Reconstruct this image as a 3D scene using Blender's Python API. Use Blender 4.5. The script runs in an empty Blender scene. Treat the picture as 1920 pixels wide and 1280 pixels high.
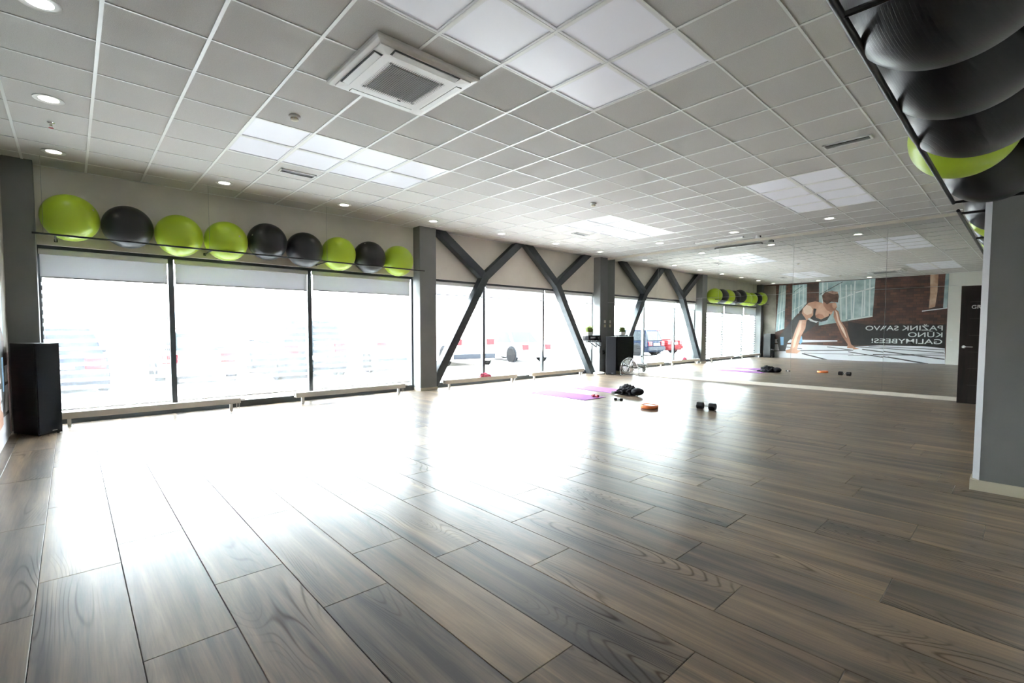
import bpy, bmesh, math, random
from mathutils import Vector, Matrix

random.seed(7)
scene = bpy.context.scene
C = scene.collection
PI = math.pi

# ------------------------------------------------------------------ camera
CAM = Vector((-0.2181, -4.1857, 1.29))
F_PX, CX, CY = 895.58, 963.13, 661.24
YAW, PITCH, ROLL = 0.7473, -0.0486, 0.0016
_f = Vector((math.sin(YAW) * math.cos(PITCH), math.cos(YAW) * math.cos(PITCH), math.sin(PITCH)))
_r = Vector((math.cos(YAW), -math.sin(YAW), 0.0))
_u = _r.cross(_f)
_r2 = _r * math.cos(ROLL) + _u * math.sin(ROLL)
_u2 = _u * math.cos(ROLL) - _r * math.sin(ROLL)
cam_data = bpy.data.cameras.new('camera')
cam = bpy.data.objects.new('camera', cam_data)
C.objects.link(cam)
cam_data.sensor_width = 36.0
cam_data.sensor_fit = 'HORIZONTAL'
cam_data.lens = F_PX * 36.0 / 1920.0
cam_data.shift_x = (960.0 - CX) / 1920.0
cam_data.shift_y = (CY - 640.0) / 1920.0
cam_data.clip_start = 0.02
cam_data.clip_end = 300
cam.matrix_world = Matrix(((_r2.x, _u2.x, -_f.x, CAM.x), (_r2.y, _u2.y, -_f.y, CAM.y),
                           (_r2.z, _u2.z, -_f.z, CAM.z), (0, 0, 0, 1)))
scene.camera = cam

# ------------------------------------------------------------------ world, exposure
SKY = 40.0
world = bpy.data.worlds.new('overcast_sky')
scene.world = world
world.use_nodes = True
bg = world.node_tree.nodes['Background']
bg.inputs['Color'].default_value = (0.90, 0.955, 1.0, 1)
bg.inputs['Strength'].default_value = SKY
vs = scene.view_settings
vs.view_transform = 'Standard'
vs.look = 'None'
vs.gamma = 1.0
vs.use_curve_mapping = False
vs.exposure = 0.45
cy = scene.cycles
cy.use_denoising = True
cy.max_bounces = 12
cy.diffuse_bounces = 5
cy.adaptive_threshold = 0.02
cy.glossy_bounces = 5
cy.transparent_max_bounces = 24
cy.caustics_reflective = False
cy.caustics_refractive = False
cy.sample_clamp_indirect = 120.0

# ------------------------------------------------------------------ room dimensions (metres)
CEIL = 3.418
XL, XR = -0.80, 11.62          # mural wall, mirror wall
YW, YR = 4.70, -4.28           # window wall, right-hand wall
LINTEL = 2.40
XA, YA = 1.55, -5.60           # end of the side wall and back of the recess where the viewer stands


# ------------------------------------------------------------------ materials
def new_mat(name):
    m = bpy.data.materials.new(name)
    m.use_nodes = True
    nt = m.node_tree
    return m, nt, nt.nodes['Principled BSDF']


def N(nt, typ, **kw):
    n = nt.nodes.new(typ)
    for k, v in kw.items():
        setattr(n, k, v)
    return n


def plain(name, col, rough=0.5, metal=0.0, spec=0.5, emit=None, es=0.0, coat=0.0):
    m, nt, b = new_mat(name)
    b.inputs['Base Color'].default_value = (*col, 1)
    b.inputs['Roughness'].default_value = rough
    b.inputs['Metallic'].default_value = metal
    b.inputs['Specular IOR Level'].default_value = spec
    b.inputs['Coat Weight'].default_value = coat
    if emit:
        b.inputs['Emission Color'].default_value = (*emit, 1)
        b.inputs['Emission Strength'].default_value = es
    return m


def noisy(name, c1, c2, scale=6.0, rough=0.7, bump=0.0, bscale=60.0, detail=4.0, spec=0.3, stretch=(1, 1, 1), r2=None):
    """two-tone noise colour with optional fine bump"""
    m, nt, b = new_mat(name)
    tc = N(nt, 'ShaderNodeTexCoord')
    mp = N(nt, 'ShaderNodeMapping')
    mp.inputs['Scale'].default_value = stretch
    nt.links.new(tc.outputs['Object'], mp.inputs['Vector'])
    nz = N(nt, 'ShaderNodeTexNoise')
    nz.inputs['Scale'].default_value = scale
    nz.inputs['Detail'].default_value = detail
    nt.links.new(mp.outputs['Vector'], nz.inputs['Vector'])
    rp = N(nt, 'ShaderNodeValToRGB')
    rp.color_ramp.elements[0].position = 0.3
    rp.color_ramp.elements[0].color = (*c1, 1)
    rp.color_ramp.elements[1].position = 0.7
    rp.color_ramp.elements[1].color = (*c2, 1)
    nt.links.new(nz.outputs['Fac'], rp.inputs['Fac'])
    nt.links.new(rp.outputs['Color'], b.inputs['Base Color'])
    b.inputs['Roughness'].default_value = rough
    b.inputs['Specular IOR Level'].default_value = spec
    if bump:
        n2 = N(nt, 'ShaderNodeTexNoise')
        n2.inputs['Scale'].default_value = bscale
        n2.inputs['Detail'].default_value = 3
        nt.links.new(tc.outputs['Object'], n2.inputs['Vector'])
        bp = N(nt, 'ShaderNodeBump')
        bp.inputs['Strength'].default_value = bump
        bp.inputs['Distance'].default_value = 0.01
        nt.links.new(n2.outputs['Fac'], bp.inputs['Height'])
        nt.links.new(bp.outputs['Normal'], b.inputs['Normal'])
    return m


def plank_material():
    m, nt, b = new_mat('laminate_wood')
    L = nt.links.new
    tc = N(nt, 'ShaderNodeTexCoord')
    oi = N(nt, 'ShaderNodeObjectInfo')
    off = N(nt, 'ShaderNodeVectorMath', operation='SCALE')
    cmb = N(nt, 'ShaderNodeCombineXYZ')
    for k in ('X', 'Y', 'Z'):
        L(oi.outputs['Random'], cmb.inputs[k])
    L(cmb.outputs[0], off.inputs[0])
    off.inputs['Scale'].default_value = 73.0
    add = N(nt, 'ShaderNodeVectorMath', operation='ADD')
    L(tc.outputs['Object'], add.inputs[0])
    L(off.outputs[0], add.inputs[1])

    def mapped(sc):
        mp = N(nt, 'ShaderNodeMapping')
        mp.inputs['Scale'].default_value = sc
        L(add.outputs[0], mp.inputs['Vector'])
        return mp.outputs['Vector']

    def noise(sc, scale, detail, rough=0.5, dist=0.0):
        n = N(nt, 'ShaderNodeTexNoise')
        n.inputs['Scale'].default_value = scale
        n.inputs['Detail'].default_value = detail
        n.inputs['Roughness'].default_value = rough
        n.inputs['Distortion'].default_value = dist
        L(mapped(sc), n.inputs['Vector'])
        return n.outputs['Fac']

    def math_(op, a, bb=None, clamp=False):
        n = N(nt, 'ShaderNodeMath', operation=op, use_clamp=clamp)
        for i, v in enumerate((a, bb)):
            if v is None:
                continue
            if isinstance(v, (int, float)):
                n.inputs[i].default_value = v
            else:
                L(v, n.inputs[i])
        return n.outputs[0]

    # broad streaks along the plank (its length is local Y)
    streak = noise((8.5, 0.55, 1), 1.0, 5, 0.6, 0.4)
    blot = noise((2.2, 1.1, 1), 1.0, 2, 0.5, 0.2)
    # growth rings: contour lines of a smooth stretched noise field
    field = noise((3.0, 0.42, 1), 1.0, 1.2, 0.35, 0.5)
    ring = math_('SINE', math_('MULTIPLY', field, 300.0))
    line = math_('POWER', math_('ADD', math_('MULTIPLY', ring, 0.5), 0.5), 7.0)
    mask = N(nt, 'ShaderNodeMapRange')
    mask.inputs['From Min'].default_value = 0.52
    mask.inputs['From Max'].default_value = 0.70
    L(noise((3.4, 0.9, 1), 1.0, 1, 0.5), mask.inputs['Value'])
    grain = math_('MULTIPLY', line, mask.outputs[0])
    fine = noise((120.0, 3.0, 1), 1.0, 2, 0.6)
    rp = N(nt, 'ShaderNodeValToRGB')
    e = rp.color_ramp.elements
    e[0].position = 0.36; e[0].color = (0.062, 0.053, 0.046, 1)
    e[1].position = 0.66; e[1].color = (0.37, 0.262, 0.160, 1)
    k = e.new(0.46); k.color = (0.138, 0.106, 0.079, 1)
    k = e.new(0.55); k.color = (0.222, 0.163, 0.110, 1)
    mixv = math_('ADD', math_('MULTIPLY', streak, 0.68), math_('MULTIPLY', blot, 0.32))
    mixv = math_('ADD', mixv, math_('MULTIPLY', math_('SUBTRACT', oi.outputs['Random'], 0.5), 0.05))
    mixv = math_('ADD', mixv, math_('MULTIPLY', math_('SUBTRACT', fine, 0.5), 0.12))
    L(mixv, rp.inputs['Fac'])
    dk = N(nt, 'ShaderNodeMix', data_type='RGBA', blend_type='MULTIPLY')
    L(math_('MULTIPLY', grain, 0.75), dk.inputs[0])
    L(rp.outputs['Color'], dk.inputs[6])
    dk.inputs[7].default_value = (0.35, 0.33, 0.32, 1)
    L(dk.outputs[2], b.inputs['Base Color'])
    rr = math_('ADD', math_('ADD', 0.29, math_('MULTIPLY', grain, 0.0)), math_('MULTIPLY', streak, 0.06))
    L(rr, b.inputs['Roughness'])
    L(math_('SUBTRACT', 0.5, math_('MULTIPLY', grain, 0.38)), b.inputs['Specular IOR Level'])
    bp = N(nt, 'ShaderNodeBump')
    bp.inputs['Strength'].default_value = 0.22
    bp.inputs['Distance'].default_value = 0.0008
    hh = math_('MULTIPLY', grain, -0.3)
    L(hh, bp.inputs['Height'])
    L(bp.outputs['Normal'], b.inputs['Normal'])
    return m


def glass_material():
    m = bpy.data.materials.new('window_glass')
    m.use_nodes = True
    nt = m.node_tree
    nt.nodes.clear()
    out = N(nt, 'ShaderNodeOutputMaterial')
    mix = N(nt, 'ShaderNodeMixShader')
    fr = N(nt, 'ShaderNodeFresnel')
    ge = N(nt, 'ShaderNodeNewGeometry')          # same reflectance on both faces of the pane
    ior = N(nt, 'ShaderNodeMapRange')
    ior.inputs['To Min'].default_value = 1.45
    ior.inputs['To Max'].default_value = 1 / 1.45
    nt.links.new(ge.outputs['Backfacing'], ior.inputs['Value'])
    nt.links.new(ior.outputs[0], fr.inputs['IOR'])
    tr = N(nt, 'ShaderNodeBsdfTransparent')
    tr.inputs['Color'].default_value = (0.95, 0.975, 0.975, 1)
    gl = N(nt, 'ShaderNodeBsdfGlossy')
    gl.inputs['Roughness'].default_value = 0.0
    nt.links.new(fr.outputs[0], mix.inputs[0])
    nt.links.new(tr.outputs[0], mix.inputs[1])
    nt.links.new(gl.outputs[0], mix.inputs[2])
    nt.links.new(mix.outputs[0], out.inputs['Surface'])
    return m


def fabric_material(name, col, clear, trans):
    """blind cloth: part open weave (clear), the rest diffuse / translucent"""
    m = bpy.data.materials.new(name)
    m.use_nodes = True
    nt = m.node_tree
    nt.nodes.clear()
    out = N(nt, 'ShaderNodeOutputMaterial')
    d = N(nt, 'ShaderNodeBsdfDiffuse')
    t = N(nt, 'ShaderNodeBsdfTranslucent')
    c = N(nt, 'ShaderNodeBsdfTransparent')
    d.inputs['Color'].default_value = (*col, 1)
    t.inputs['Color'].default_value = (*col, 1)
    tcd = N(nt, 'ShaderNodeTexCoord')
    wv = N(nt, 'ShaderNodeTexNoise')
    wv.inputs['Scale'].default_value = 3.0
    mpn = N(nt, 'ShaderNodeMapping')
    mpn.inputs['Scale'].default_value = (0.4, 1, 12)
    nt.links.new(tcd.outputs['Object'], mpn.inputs['Vector'])
    nt.links.new(mpn.outputs['Vector'], wv.inputs['Vector'])
    mr = N(nt, 'ShaderNodeMapRange')
    mr.inputs['To Min'].default_value = trans * 0.8
    mr.inputs['To Max'].default_value = min(1.0, trans * 1.2)
    nt.links.new(wv.outputs['Fac'], mr.inputs['Value'])
    m1 = N(nt, 'ShaderNodeMixShader')
    nt.links.new(mr.outputs[0], m1.inputs[0])
    nt.links.new(d.outputs[0], m1.inputs[1])
    nt.links.new(t.outputs[0], m1.inputs[2])
    m2 = N(nt, 'ShaderNodeMixShader')
    m2.inputs[0].default_value = clear
    nt.links.new(m1.outputs[0], m2.inputs[1])
    nt.links.new(c.outputs[0], m2.inputs[2])
    nt.links.new(m2.outputs[0], out.inputs['Surface'])
    return m


def ball_material(name, col, rough):
    m, nt, b = new_mat(name)
    b.inputs['Base Color'].default_value = (*col, 1)
    b.inputs['Roughness'].default_value = rough
    tc = N(nt, 'ShaderNodeTexCoord')
    wv = N(nt, 'ShaderNodeTexWave', wave_type='BANDS', bands_direction='Z')
    wv.inputs['Scale'].default_value = 9.0
    nt.links.new(tc.outputs['Object'], wv.inputs['Vector'])
    rp = N(nt, 'ShaderNodeMapRange')
    rp.inputs['From Min'].default_value = 0.0
    rp.inputs['From Max'].default_value = 0.06
    nt.links.new(wv.outputs['Fac'], rp.inputs['Value'])
    bp = N(nt, 'ShaderNodeBump')
    bp.inputs['Strength'].default_value = 0.18
    bp.inputs['Distance'].default_value = 0.002
    nt.links.new(rp.outputs[0], bp.inputs['Height'])
    nt.links.new(bp.outputs['Normal'], b.inputs['Normal'])
    return m


def brick_material(name, c1, c2, mortar, scale, vec_rot=None):
    m, nt, b = new_mat(name)
    tc = N(nt, 'ShaderNodeTexCoord')
    mp = N(nt, 'ShaderNodeMapping')
    if vec_rot:
        mp.inputs['Rotation'].default_value = vec_rot
    nt.links.new(tc.outputs['Object'], mp.inputs['Vector'])
    br = N(nt, 'ShaderNodeTexBrick')
    br.inputs['Color1'].default_value = (*c1, 1)
    br.inputs['Color2'].default_value = (*c2, 1)
    br.inputs['Mortar'].default_value = (*mortar, 1)
    br.inputs['Scale'].default_value = scale
    br.inputs['Mortar Size'].default_value = 0.012
    nt.links.new(mp.outputs['Vector'], br.inputs['Vector'])
    nz = N(nt, 'ShaderNodeTexNoise')
    nz.inputs['Scale'].default_value = 2.5
    nz.inputs['Detail'].default_value = 5
    nt.links.new(mp.outputs['Vector'], nz.inputs['Vector'])
    mx = N(nt, 'ShaderNodeMix', data_type='RGBA', blend_type='OVERLAY')
    mx.inputs[0].default_value = 0.6
    nt.links.new(br.outputs['Color'], mx.inputs[6])
    nt.links.new(nz.outputs['Fac'], mx.inputs[7])
    nt.links.new(mx.outputs[2], b.inputs['Base Color'])
    b.inputs['Roughness'].default_value = 0.6
    return m


M = {}
M['plank'] = plank_material()
M['glass'] = glass_material()
M['screed'] = noisy('dark_screed', (0.02, 0.018, 0.016), (0.04, 0.035, 0.03), 5)
M['concrete'] = noisy('fair_faced_concrete', (0.68, 0.645, 0.575), (0.80, 0.765, 0.69), 1.6, 0.75, 0.25, 14, 6)
M['grey_paint'] = noisy('grey_wall_paint', (0.19, 0.197, 0.198), (0.21, 0.217, 0.218), 3, 0.55, 0.12, 180)
M['corner_bead'] = plain('corner_bead_paint', (0.33, 0.34, 0.36), 0.45)
M['white_wall'] = noisy('white_wall_paint', (0.74, 0.73, 0.68), (0.78, 0.77, 0.72), 2, 0.7, 0.08, 160)
M['tile'] = noisy('mineral_ceiling_tile', (0.60, 0.585, 0.565), (0.68, 0.665, 0.645), 140, 0.9, 0.35, 260, 4, 0.2)
M['tbar'] = plain('white_grid_metal', (0.85, 0.86, 0.84), 0.35)
M['panel_frame'] = plain('white_panel_frame', (0.82, 0.83, 0.85), 0.35)
M['diffuser'] = plain('opal_diffuser', (0.80, 0.81, 0.88), 0.35, emit=(0.90, 0.91, 1.0), es=0.08)
M['lens'] = plain('lit_lamp_lens', (0.9, 0.9, 0.85), 0.4, emit=(1.0, 0.98, 0.86), es=9.0)
M['white_plastic'] = plain('white_plastic', (0.80, 0.80, 0.78), 0.35)
M['cream_plastic'] = plain('cream_plastic', (0.70, 0.66, 0.50), 0.4)
M['ac_white'] = plain('air_conditioner_plastic', (0.78, 0.76, 0.74), 0.4)
M['ac_grille'] = plain('air_conditioner_grille', (0.30, 0.30, 0.30), 0.6)
M['dark_slot'] = plain('dark_slot', (0.03, 0.03, 0.03), 0.7)
M['grey_slat'] = plain('grey_slat', (0.42, 0.42, 0.42), 0.4, 0.4)
M['frame_dark'] = plain('anthracite_aluminium', (0.035, 0.042, 0.046), 0.4)
M['steel_brace'] = noisy('dark_painted_steel', (0.042, 0.05, 0.056), (0.055, 0.063, 0.07), 8, 0.42)
M['radiator'] = plain('radiator_enamel', (0.60, 0.58, 0.53), 0.4)
M['chrome'] = plain('chrome', (0.78, 0.79, 0.80), 0.16, 1.0)
M['black_metal'] = plain('black_metal', (0.012, 0.012, 0.013), 0.4)
M['black_ash'] = noisy('black_wood_veneer', (0.008, 0.008, 0.009), (0.018, 0.017, 0.017), 4, 0.38, stretch=(1, 1, 14))
M['black_cloth_grille'] = noisy('speaker_cloth', (0.016, 0.017, 0.022), (0.024, 0.025, 0.031), 300, 0.8)
M['mirror'] = plain('silvered_mirror', (0.87, 0.90, 0.875), 0.0, 1.0)
M['mirror_edge'] = plain('bright_mirror_edge', (0.62, 0.65, 0.62), 0.3)
M['beige_trim'] = plain('beige_trim', (0.60, 0.555, 0.47), 0.5)
M['cream_base'] = plain('cream_skirting', (0.62, 0.58, 0.46), 0.45)
M['door_wood'] = noisy('dark_wenge_veneer', (0.010, 0.007, 0.006), (0.022, 0.014, 0.012), 3, 0.4, stretch=(10, 10, 0.8))
M['door_inlay'] = plain('door_inlay', (0.05, 0.04, 0.035), 0.4)
M['lime'] = ball_material('lime_rubber', (0.44, 0.62, 0.035), 0.34)
M['black_ball'] = ball_material('black_rubber', (0.022, 0.022, 0.025), 0.33)
M['plug'] = plain('pale_plug', (0.55, 0.56, 0.5), 0.5)
M['wire'] = plain('steel_wire', (0.35, 0.35, 0.34), 0.4, 0.6)
M['mat_pink'] = noisy('pink_foam', (0.31, 0.14, 0.35), (0.35, 0.165, 0.39), 200, 0.9, 0.2, 400, spec=0.05)
M['black_textile'] = noisy('black_textile', (0.010, 0.010, 0.013), (0.022, 0.022, 0.028), 20, 0.85, 0.4, 40)
M['orange'] = plain('orange_plastic', (0.97, 0.24, 0.06), 0.5)
M['black_rubber_hex'] = plain('black_rubber_coating', (0.018, 0.018, 0.02), 0.5)
M['red_plastic'] = plain('red_plastic', (0.52, 0.04, 0.06), 0.4)
M['pink_cloth'] = noisy('pink_towel', (0.50, 0.05, 0.12), (0.78, 0.22, 0.32), 30, 0.9, 0.4, 60)
M['leaf'] = noisy('grass_leaf', (0.12, 0.18, 0.03), (0.26, 0.30, 0.08), 12, 0.6)
M['shelf_black'] = plain('black_gloss_laminate', (0.010, 0.010, 0.011), 0.18)
M['cable'] = plain('grey_cable', (0.16, 0.17, 0.18), 0.5)
M['blind_band'] = fabric_material('blind_solid_cloth', (0.82, 0.83, 0.84), 0.01, 0.38)
M['blind_sheer'] = fabric_material('blind_sheer_cloth', (0.84, 0.86, 0.88), 0.84, 0.012)
M['blind_double'] = fabric_material('blind_double_cloth', (0.74, 0.75, 0.78), 0.0, 0.13)
M['blind_case'] = plain('blind_cassette_white', (0.74, 0.75, 0.75), 0.35)
M['hem'] = plain('grey_hem_bar', (0.30, 0.31, 0.31), 0.4)
M['pavement'] = noisy('pale_paving', (0.36, 0.355, 0.35), (0.46, 0.455, 0.45), 1.2, 0.8)
M['render_wall'] = noisy('pale_render', (0.62, 0.56, 0.50), (0.70, 0.64, 0.58), 0.8, 0.8)
M['brick_far'] = brick_material('far_brick', (0.46, 0.33, 0.28), (0.54, 0.40, 0.34), (0.62, 0.58, 0.54), 2.2, (PI / 2, 0, 0))
M['far_glass'] = plain('far_window_glass', (0.28, 0.33, 0.38), 0.1)
M['tyre'] = plain('tyre_rubber', (0.008, 0.008, 0.009), 0.9, spec=0.1)
M['alloy'] = plain('alloy_wheel', (0.62, 0.63, 0.64), 0.4)
M['car_glass'] = plain('car_glass', (0.007, 0.010, 0.013), 0.35, spec=0.08)
M['tail_red'] = plain('tail_light_red', (0.09, 0.004, 0.006), 0.4, spec=0.1)
M['plate'] = plain('number_plate_white', (0.75, 0.75, 0.75), 0.4)
M['bumper'] = plain('dark_bumper', (0.012, 0.014, 0.018), 0.8, spec=0.1)
M['letter_white'] = plain('white_print', (0.72, 0.72, 0.72), 0.6)
M['letter_sign'] = plain('silver_letters', (0.62, 0.62, 0.60), 0.4)


# ------------------------------------------------------------------ geometry helpers
class MB:
    def __init__(self):
        self.v, self.f = [], []

    def add(self, verts, faces):
        o = len(self.v)
        self.v += [tuple(p) for p in verts]
        self.f += [tuple(i + o for i in f) for f in faces]
        return self

    def box(self, x0, x1, y0, y1, z0, z1):
        return self.add([(x0, y0, z0), (x1, y0, z0), (x1, y1, z0), (x0, y1, z0),
                         (x0, y0, z1), (x1, y0, z1), (x1, y1, z1), (x0, y1, z1)],
                        [(0, 3, 2, 1), (4, 5, 6, 7), (0, 1, 5, 4), (1, 2, 6, 5), (2, 3, 7, 6), (3, 0, 4, 7)])

    def loft(self, rings, cap=True):
        n = len(rings[0])
        vs, fs = [], []
        for r in rings:
            vs += list(r)
        for k in range(len(rings) - 1):
            for i in range(n):
                j = (i + 1) % n
                fs.append((k * n + i, k * n + j, (k + 1) * n + j, (k + 1) * n + i))
        if cap:
            fs.append(tuple(reversed(range(n))))
            fs.append(tuple(range((len(rings) - 1) * n, len(rings) * n)))
        return self.add(vs, fs)

    def prism(self, poly, a, b, axis='y'):
        """poly of 2-D points swept from a to b along the axis"""
        def P(p, t):
            return {'x': (t, p[0], p[1]), 'y': (p[0], t, p[1]), 'z': (p[0], p[1], t)}[axis]
        return self.loft([[P(p, a) for p in poly], [P(p, b) for p in poly]])

    def tube(self, pts, r, n=8):
        pts = [Vector(p) for p in pts]
        rings = []
        ref = None
        for i, p in enumerate(pts):
            d = (pts[min(i + 1, len(pts) - 1)] - pts[max(i - 1, 0)]).normalized()
            if ref is None:
                ref = d.orthogonal().normalized()
            ref = (ref - d * ref.dot(d)).normalized()
            s = d.cross(ref)
            rr = r[i] if isinstance(r, (list, tuple)) else r
            rings.append([tuple(p + (ref * math.cos(2 * PI * k / n) + s * math.sin(2 * PI * k / n)) * rr) for k in range(n)])
        return self.loft(rings)

    def lathe(self, prof, n=24, c=(0, 0, 0), axis='z'):
        """profile of (radius, height) pairs turned about the axis"""
        rings = []
        for r, h in prof:
            ring = []
            for k in range(n):
                a = 2 * PI * k / n
                x, y = r * math.cos(a), r * math.sin(a)
                p = {'z': (x, y, h), 'y': (x, h, y), 'x': (h, x, y)}[axis]
                ring.append((p[0] + c[0], p[1] + c[1], p[2] + c[2]))
            rings.append(ring)
        return self.loft(rings)

    def torus(self, c, R, r, axis='y', n=32, m=8):
        pts = []
        rings = []
        for k in range(n + 1):
            a = 2 * PI * k / n
            ring = []
            for j in range(m):
                b = 2 * PI * j / m
                x = (R + r * math.cos(b)) * math.cos(a)
                y = (R + r * math.cos(b)) * math.sin(a)
                z = r * math.sin(b)
                p = {'z': (x, y, z), 'y': (x, z, y), 'x': (z, x, y)}[axis]
                ring.append((p[0] + c[0], p[1] + c[1], p[2] + c[2]))
            rings.append(ring)
        return self.loft(rings, cap=False)

    def sphere(self, c, r, nu=40, nv=24):
        prof = [(max(1e-4, r * math.sin(PI * k / nv)), -r * math.cos(PI * k / nv)) for k in range(nv + 1)]
        return self.lathe(prof, nu, c)

    def mesh(self, name, smooth=False, bevel=0.0, seg=1):
        me = bpy.data.meshes.new(name)
        me.from_pydata(self.v, [], self.f)
        bm = bmesh.new()
        bm.from_mesh(me)
        bmesh.ops.recalc_face_normals(bm, faces=bm.faces)
        if bevel:
            bmesh.ops.bevel(bm, geom=[e for e in bm.edges], offset=bevel, segments=seg, affect='EDGES', profile=0.6, clamp_overlap=True)
        bm.to_mesh(me)
        bm.free()
        if smooth:
            for p in me.polygons:
                p.use_smooth = True
            try:
                me.set_sharp_from_angle(angle=math.radians(40))
            except Exception:
                pass
        return me

    def build(self, name, mat, parent=None, smooth=False, bevel=0.0, seg=1, loc=None):
        return link(name, self.mesh(name, smooth, bevel, seg), mat, parent, loc)


def link(name, me, mat=None, parent=None, loc=None):
    o = bpy.data.objects.new(name, me)
    C.objects.link(o)
    if mat is not None and not me.materials:
        me.materials.append(M[mat] if isinstance(mat, str) else mat)
    if parent is not None:
        o.parent = parent
    if loc is not None:
        o.location = loc
    return o


def tag(o, label, cat=None, group=None, kind=None):
    o['label'] = label
    if cat:
        o['category'] = cat
    if group:
        o['group'] = group
    if kind:
        o['kind'] = kind
    return o


def thing(name, label, cat, loc=(0, 0, 0), rotz=0.0, group=None, kind=None):
    o = bpy.data.objects.new(name, None)
    o.empty_display_size = 0.1
    C.objects.link(o)
    o.location = loc
    o.rotation_euler = (0, 0, rotz)
    return tag(o, label, cat, group, kind)


def copy_tree(o, parent=None):
    c = o.copy()
    C.objects.link(c)
    c.parent = parent
    for ch in list(o.children):
        copy_tree(ch, c)
    return c


def struct(o, label):
    o['kind'] = 'structure'
    o['label'] = label
    return o


def ppx(p):
    """pixel of a world point, None when behind the camera"""
    d = Vector(p) - CAM
    z = d.dot(_f)
    if z < 0.05:
        return None
    return (CX + F_PX * d.dot(_r2) / z, CY - F_PX * d.dot(_u2) / z)


def in_frame(pts, pad=20):
    q = [ppx(p) for p in pts]
    q = [a for a in q if a]
    if not q:
        return False
    return (max(a[0] for a in q) > -pad and min(a[0] for a in q) < 1920 + pad and
            max(a[1] for a in q) > -pad and min(a[1] for a in q) < 1280 + pad)


# ================================================================== FLOOR
floor = struct(MB().box(XL - 0.2, XR + 0.3, YA - 0.2, YW + 0.28, -0.20, -0.012).build('floor', 'screed'), 'grey-brown wood plank floor')
PW, PL = 0.3268, 1.375
known = {-1: 0.20, 0: 0.56, 1: -0.52, 2: -0.06, 3: -0.63, 4: -0.21, 5: 0.16 - 0.73, 6: -1.005, 7: -1.87, 8: -1.504,
         9: -2.372, 10: -1.507, 11: -1.923, 12: -3.73}
full_plank = None


def plank_mesh(w, l):
    g = 0.0012
    c = 0.0018
    w2, l2 = w / 2 - g, l / 2 - g
    ring = lambda a, b, z: [(-a, -b, z), (a, -b, z), (a, b, z), (-a, b, z)]
    return MB().loft([ring(w2, l2, -0.012), ring(w2, l2, -c), ring(w2 - c, l2 - c, 0.0)]).mesh('plank')


k0 = math.floor((XL + 0.38) / PW)
k1 = math.ceil((XR + 0.38) / PW)
for k in range(k0, k1):
    xa, xb = max(XL, -0.38 + k * PW), min(XR, -0.38 + (k + 1) * PW)
    if xb - xa < 0.02:
        continue
    ph = known.get(k, (0.43 * k) % PL if k % 2 else (0.43 * k + 0.31) % PL)
    y_lo = YA if (xa + xb) / 2 < XA else YR
    j = math.floor((y_lo - ph) / PL)
    while ph + j * PL < YW:
        ya, yb = max(y_lo, ph + j * PL), min(YW, ph + (j + 1) * PL)
        j += 1
        if yb - ya < 0.02:
            continue
        whole = abs(xb - xa - PW) < 1e-4 and abs(yb - ya - PL) < 1e-4
        if whole:
            if full_plank is None:
                full_plank = plank_mesh(PW, PL)
            me = full_plank
        else:
            me = plank_mesh(xb - xa, yb - ya)
        link('plank', me, 'plank', floor, ((xa + xb) / 2, (ya + yb) / 2, 0))

# ================================================================== CEILING
G = 0.6
ceiling = struct(MB().box(XL - 0.2, XR + 0.3, YA - 0.2, YW + 0.3, CEIL + 0.16, CEIL + 0.35).build('ceiling', 'screed'), 'white suspended tile ceiling')
PANELS = {}
for name, c0, r0 in (('aircon', 2, -4), ('balls', 2, 2), ('mirror', 12, 2), ('doorside', 12, -4)):
    for i in range(4):
        for j in range(2):
            PANELS[(c0 + i, r0 + j)] = (name, i, j)
tile_full = None
rest = MB()
TZ = CEIL + 0.006
for c in range(-2, 20):
    for r in range(-10, 8):
        if (c, r) in PANELS:
            continue
        xa, xb = max(XL, c * G), min(XR, (c + 1) * G)
        ya, yb = max(YA if (c + .5) * G < XA else YR, r * G), min(YW, (r + 1) * G)
        if xb - xa < 0.03 or yb - ya < 0.03:
            continue
        corners = [(xa, ya, CEIL), (xb, ya, CEIL), (xa, yb, CEIL), (xb, yb, CEIL)]
        if not in_frame(corners):
            rest.box(xa + .004, xb - .004, ya + .004, yb - .004, TZ, TZ + .015)
            continue
        whole = xb - xa > G - 1e-4 and yb - ya > G - 1e-4
        if whole:
            if tile_full is None:
                tile_full = MB().box(-.296, .296, -.296, .296, 0, .015).mesh('ceiling_tile')
            me = tile_full
        else:
            a, b = (xb - xa) / 2 - .004, (yb - ya) / 2 - .004
            me = MB().box(-a, a, -b, b, 0, .015).mesh('ceiling_tile')
        link('ceiling_tile', me, 'tile', ceiling, ((xa + xb) / 2, (ya + yb) / 2, TZ))
o = rest.build('ceiling_tile_field', 'tile', ceiling)
o['kind'] = 'stuff'


def tbar(w, a, b, fixed, along):
    m = MB()
    if along == 'y':
        m.box(-w / 2, w / 2, a, b, 0, 0.007).box(-.002, .002, a, b, 0.006, 0.035)
        return m.build('main_runner', 'tbar', ceiling, loc=(fixed, 0, CEIL))
    m.box(a, b, -w / 2, w / 2, 0.001, 0.0075).box(a, b, -.002, .002, 0.006, 0.03)
    return m.build('cross_tee', 'tbar', ceiling, loc=(0, fixed, CEIL))


for c in range(-1, 20):
    tbar(0.024, YA if c * G < XA else YR, YW, c * G, 'y')
for r in range(-9, 8):
    tbar(0.016, XL, XR if r > -8 else XA, r * G, 'x')
for (x0, x1, y0, y1) in ((XL, XR, YW - .02, YW), (XA, XR, YR, YR + .02), (XL, XL + .02, YA, YW), (XL, XA, YA, YA + .02), (XA - .02, XA, YA, YR), (XR - .02, XR, YR, YW)):
    MB().box(x0, x1, y0, y1, CEIL, CEIL + .008).build('edge_angle', 'tbar', ceiling)

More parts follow.
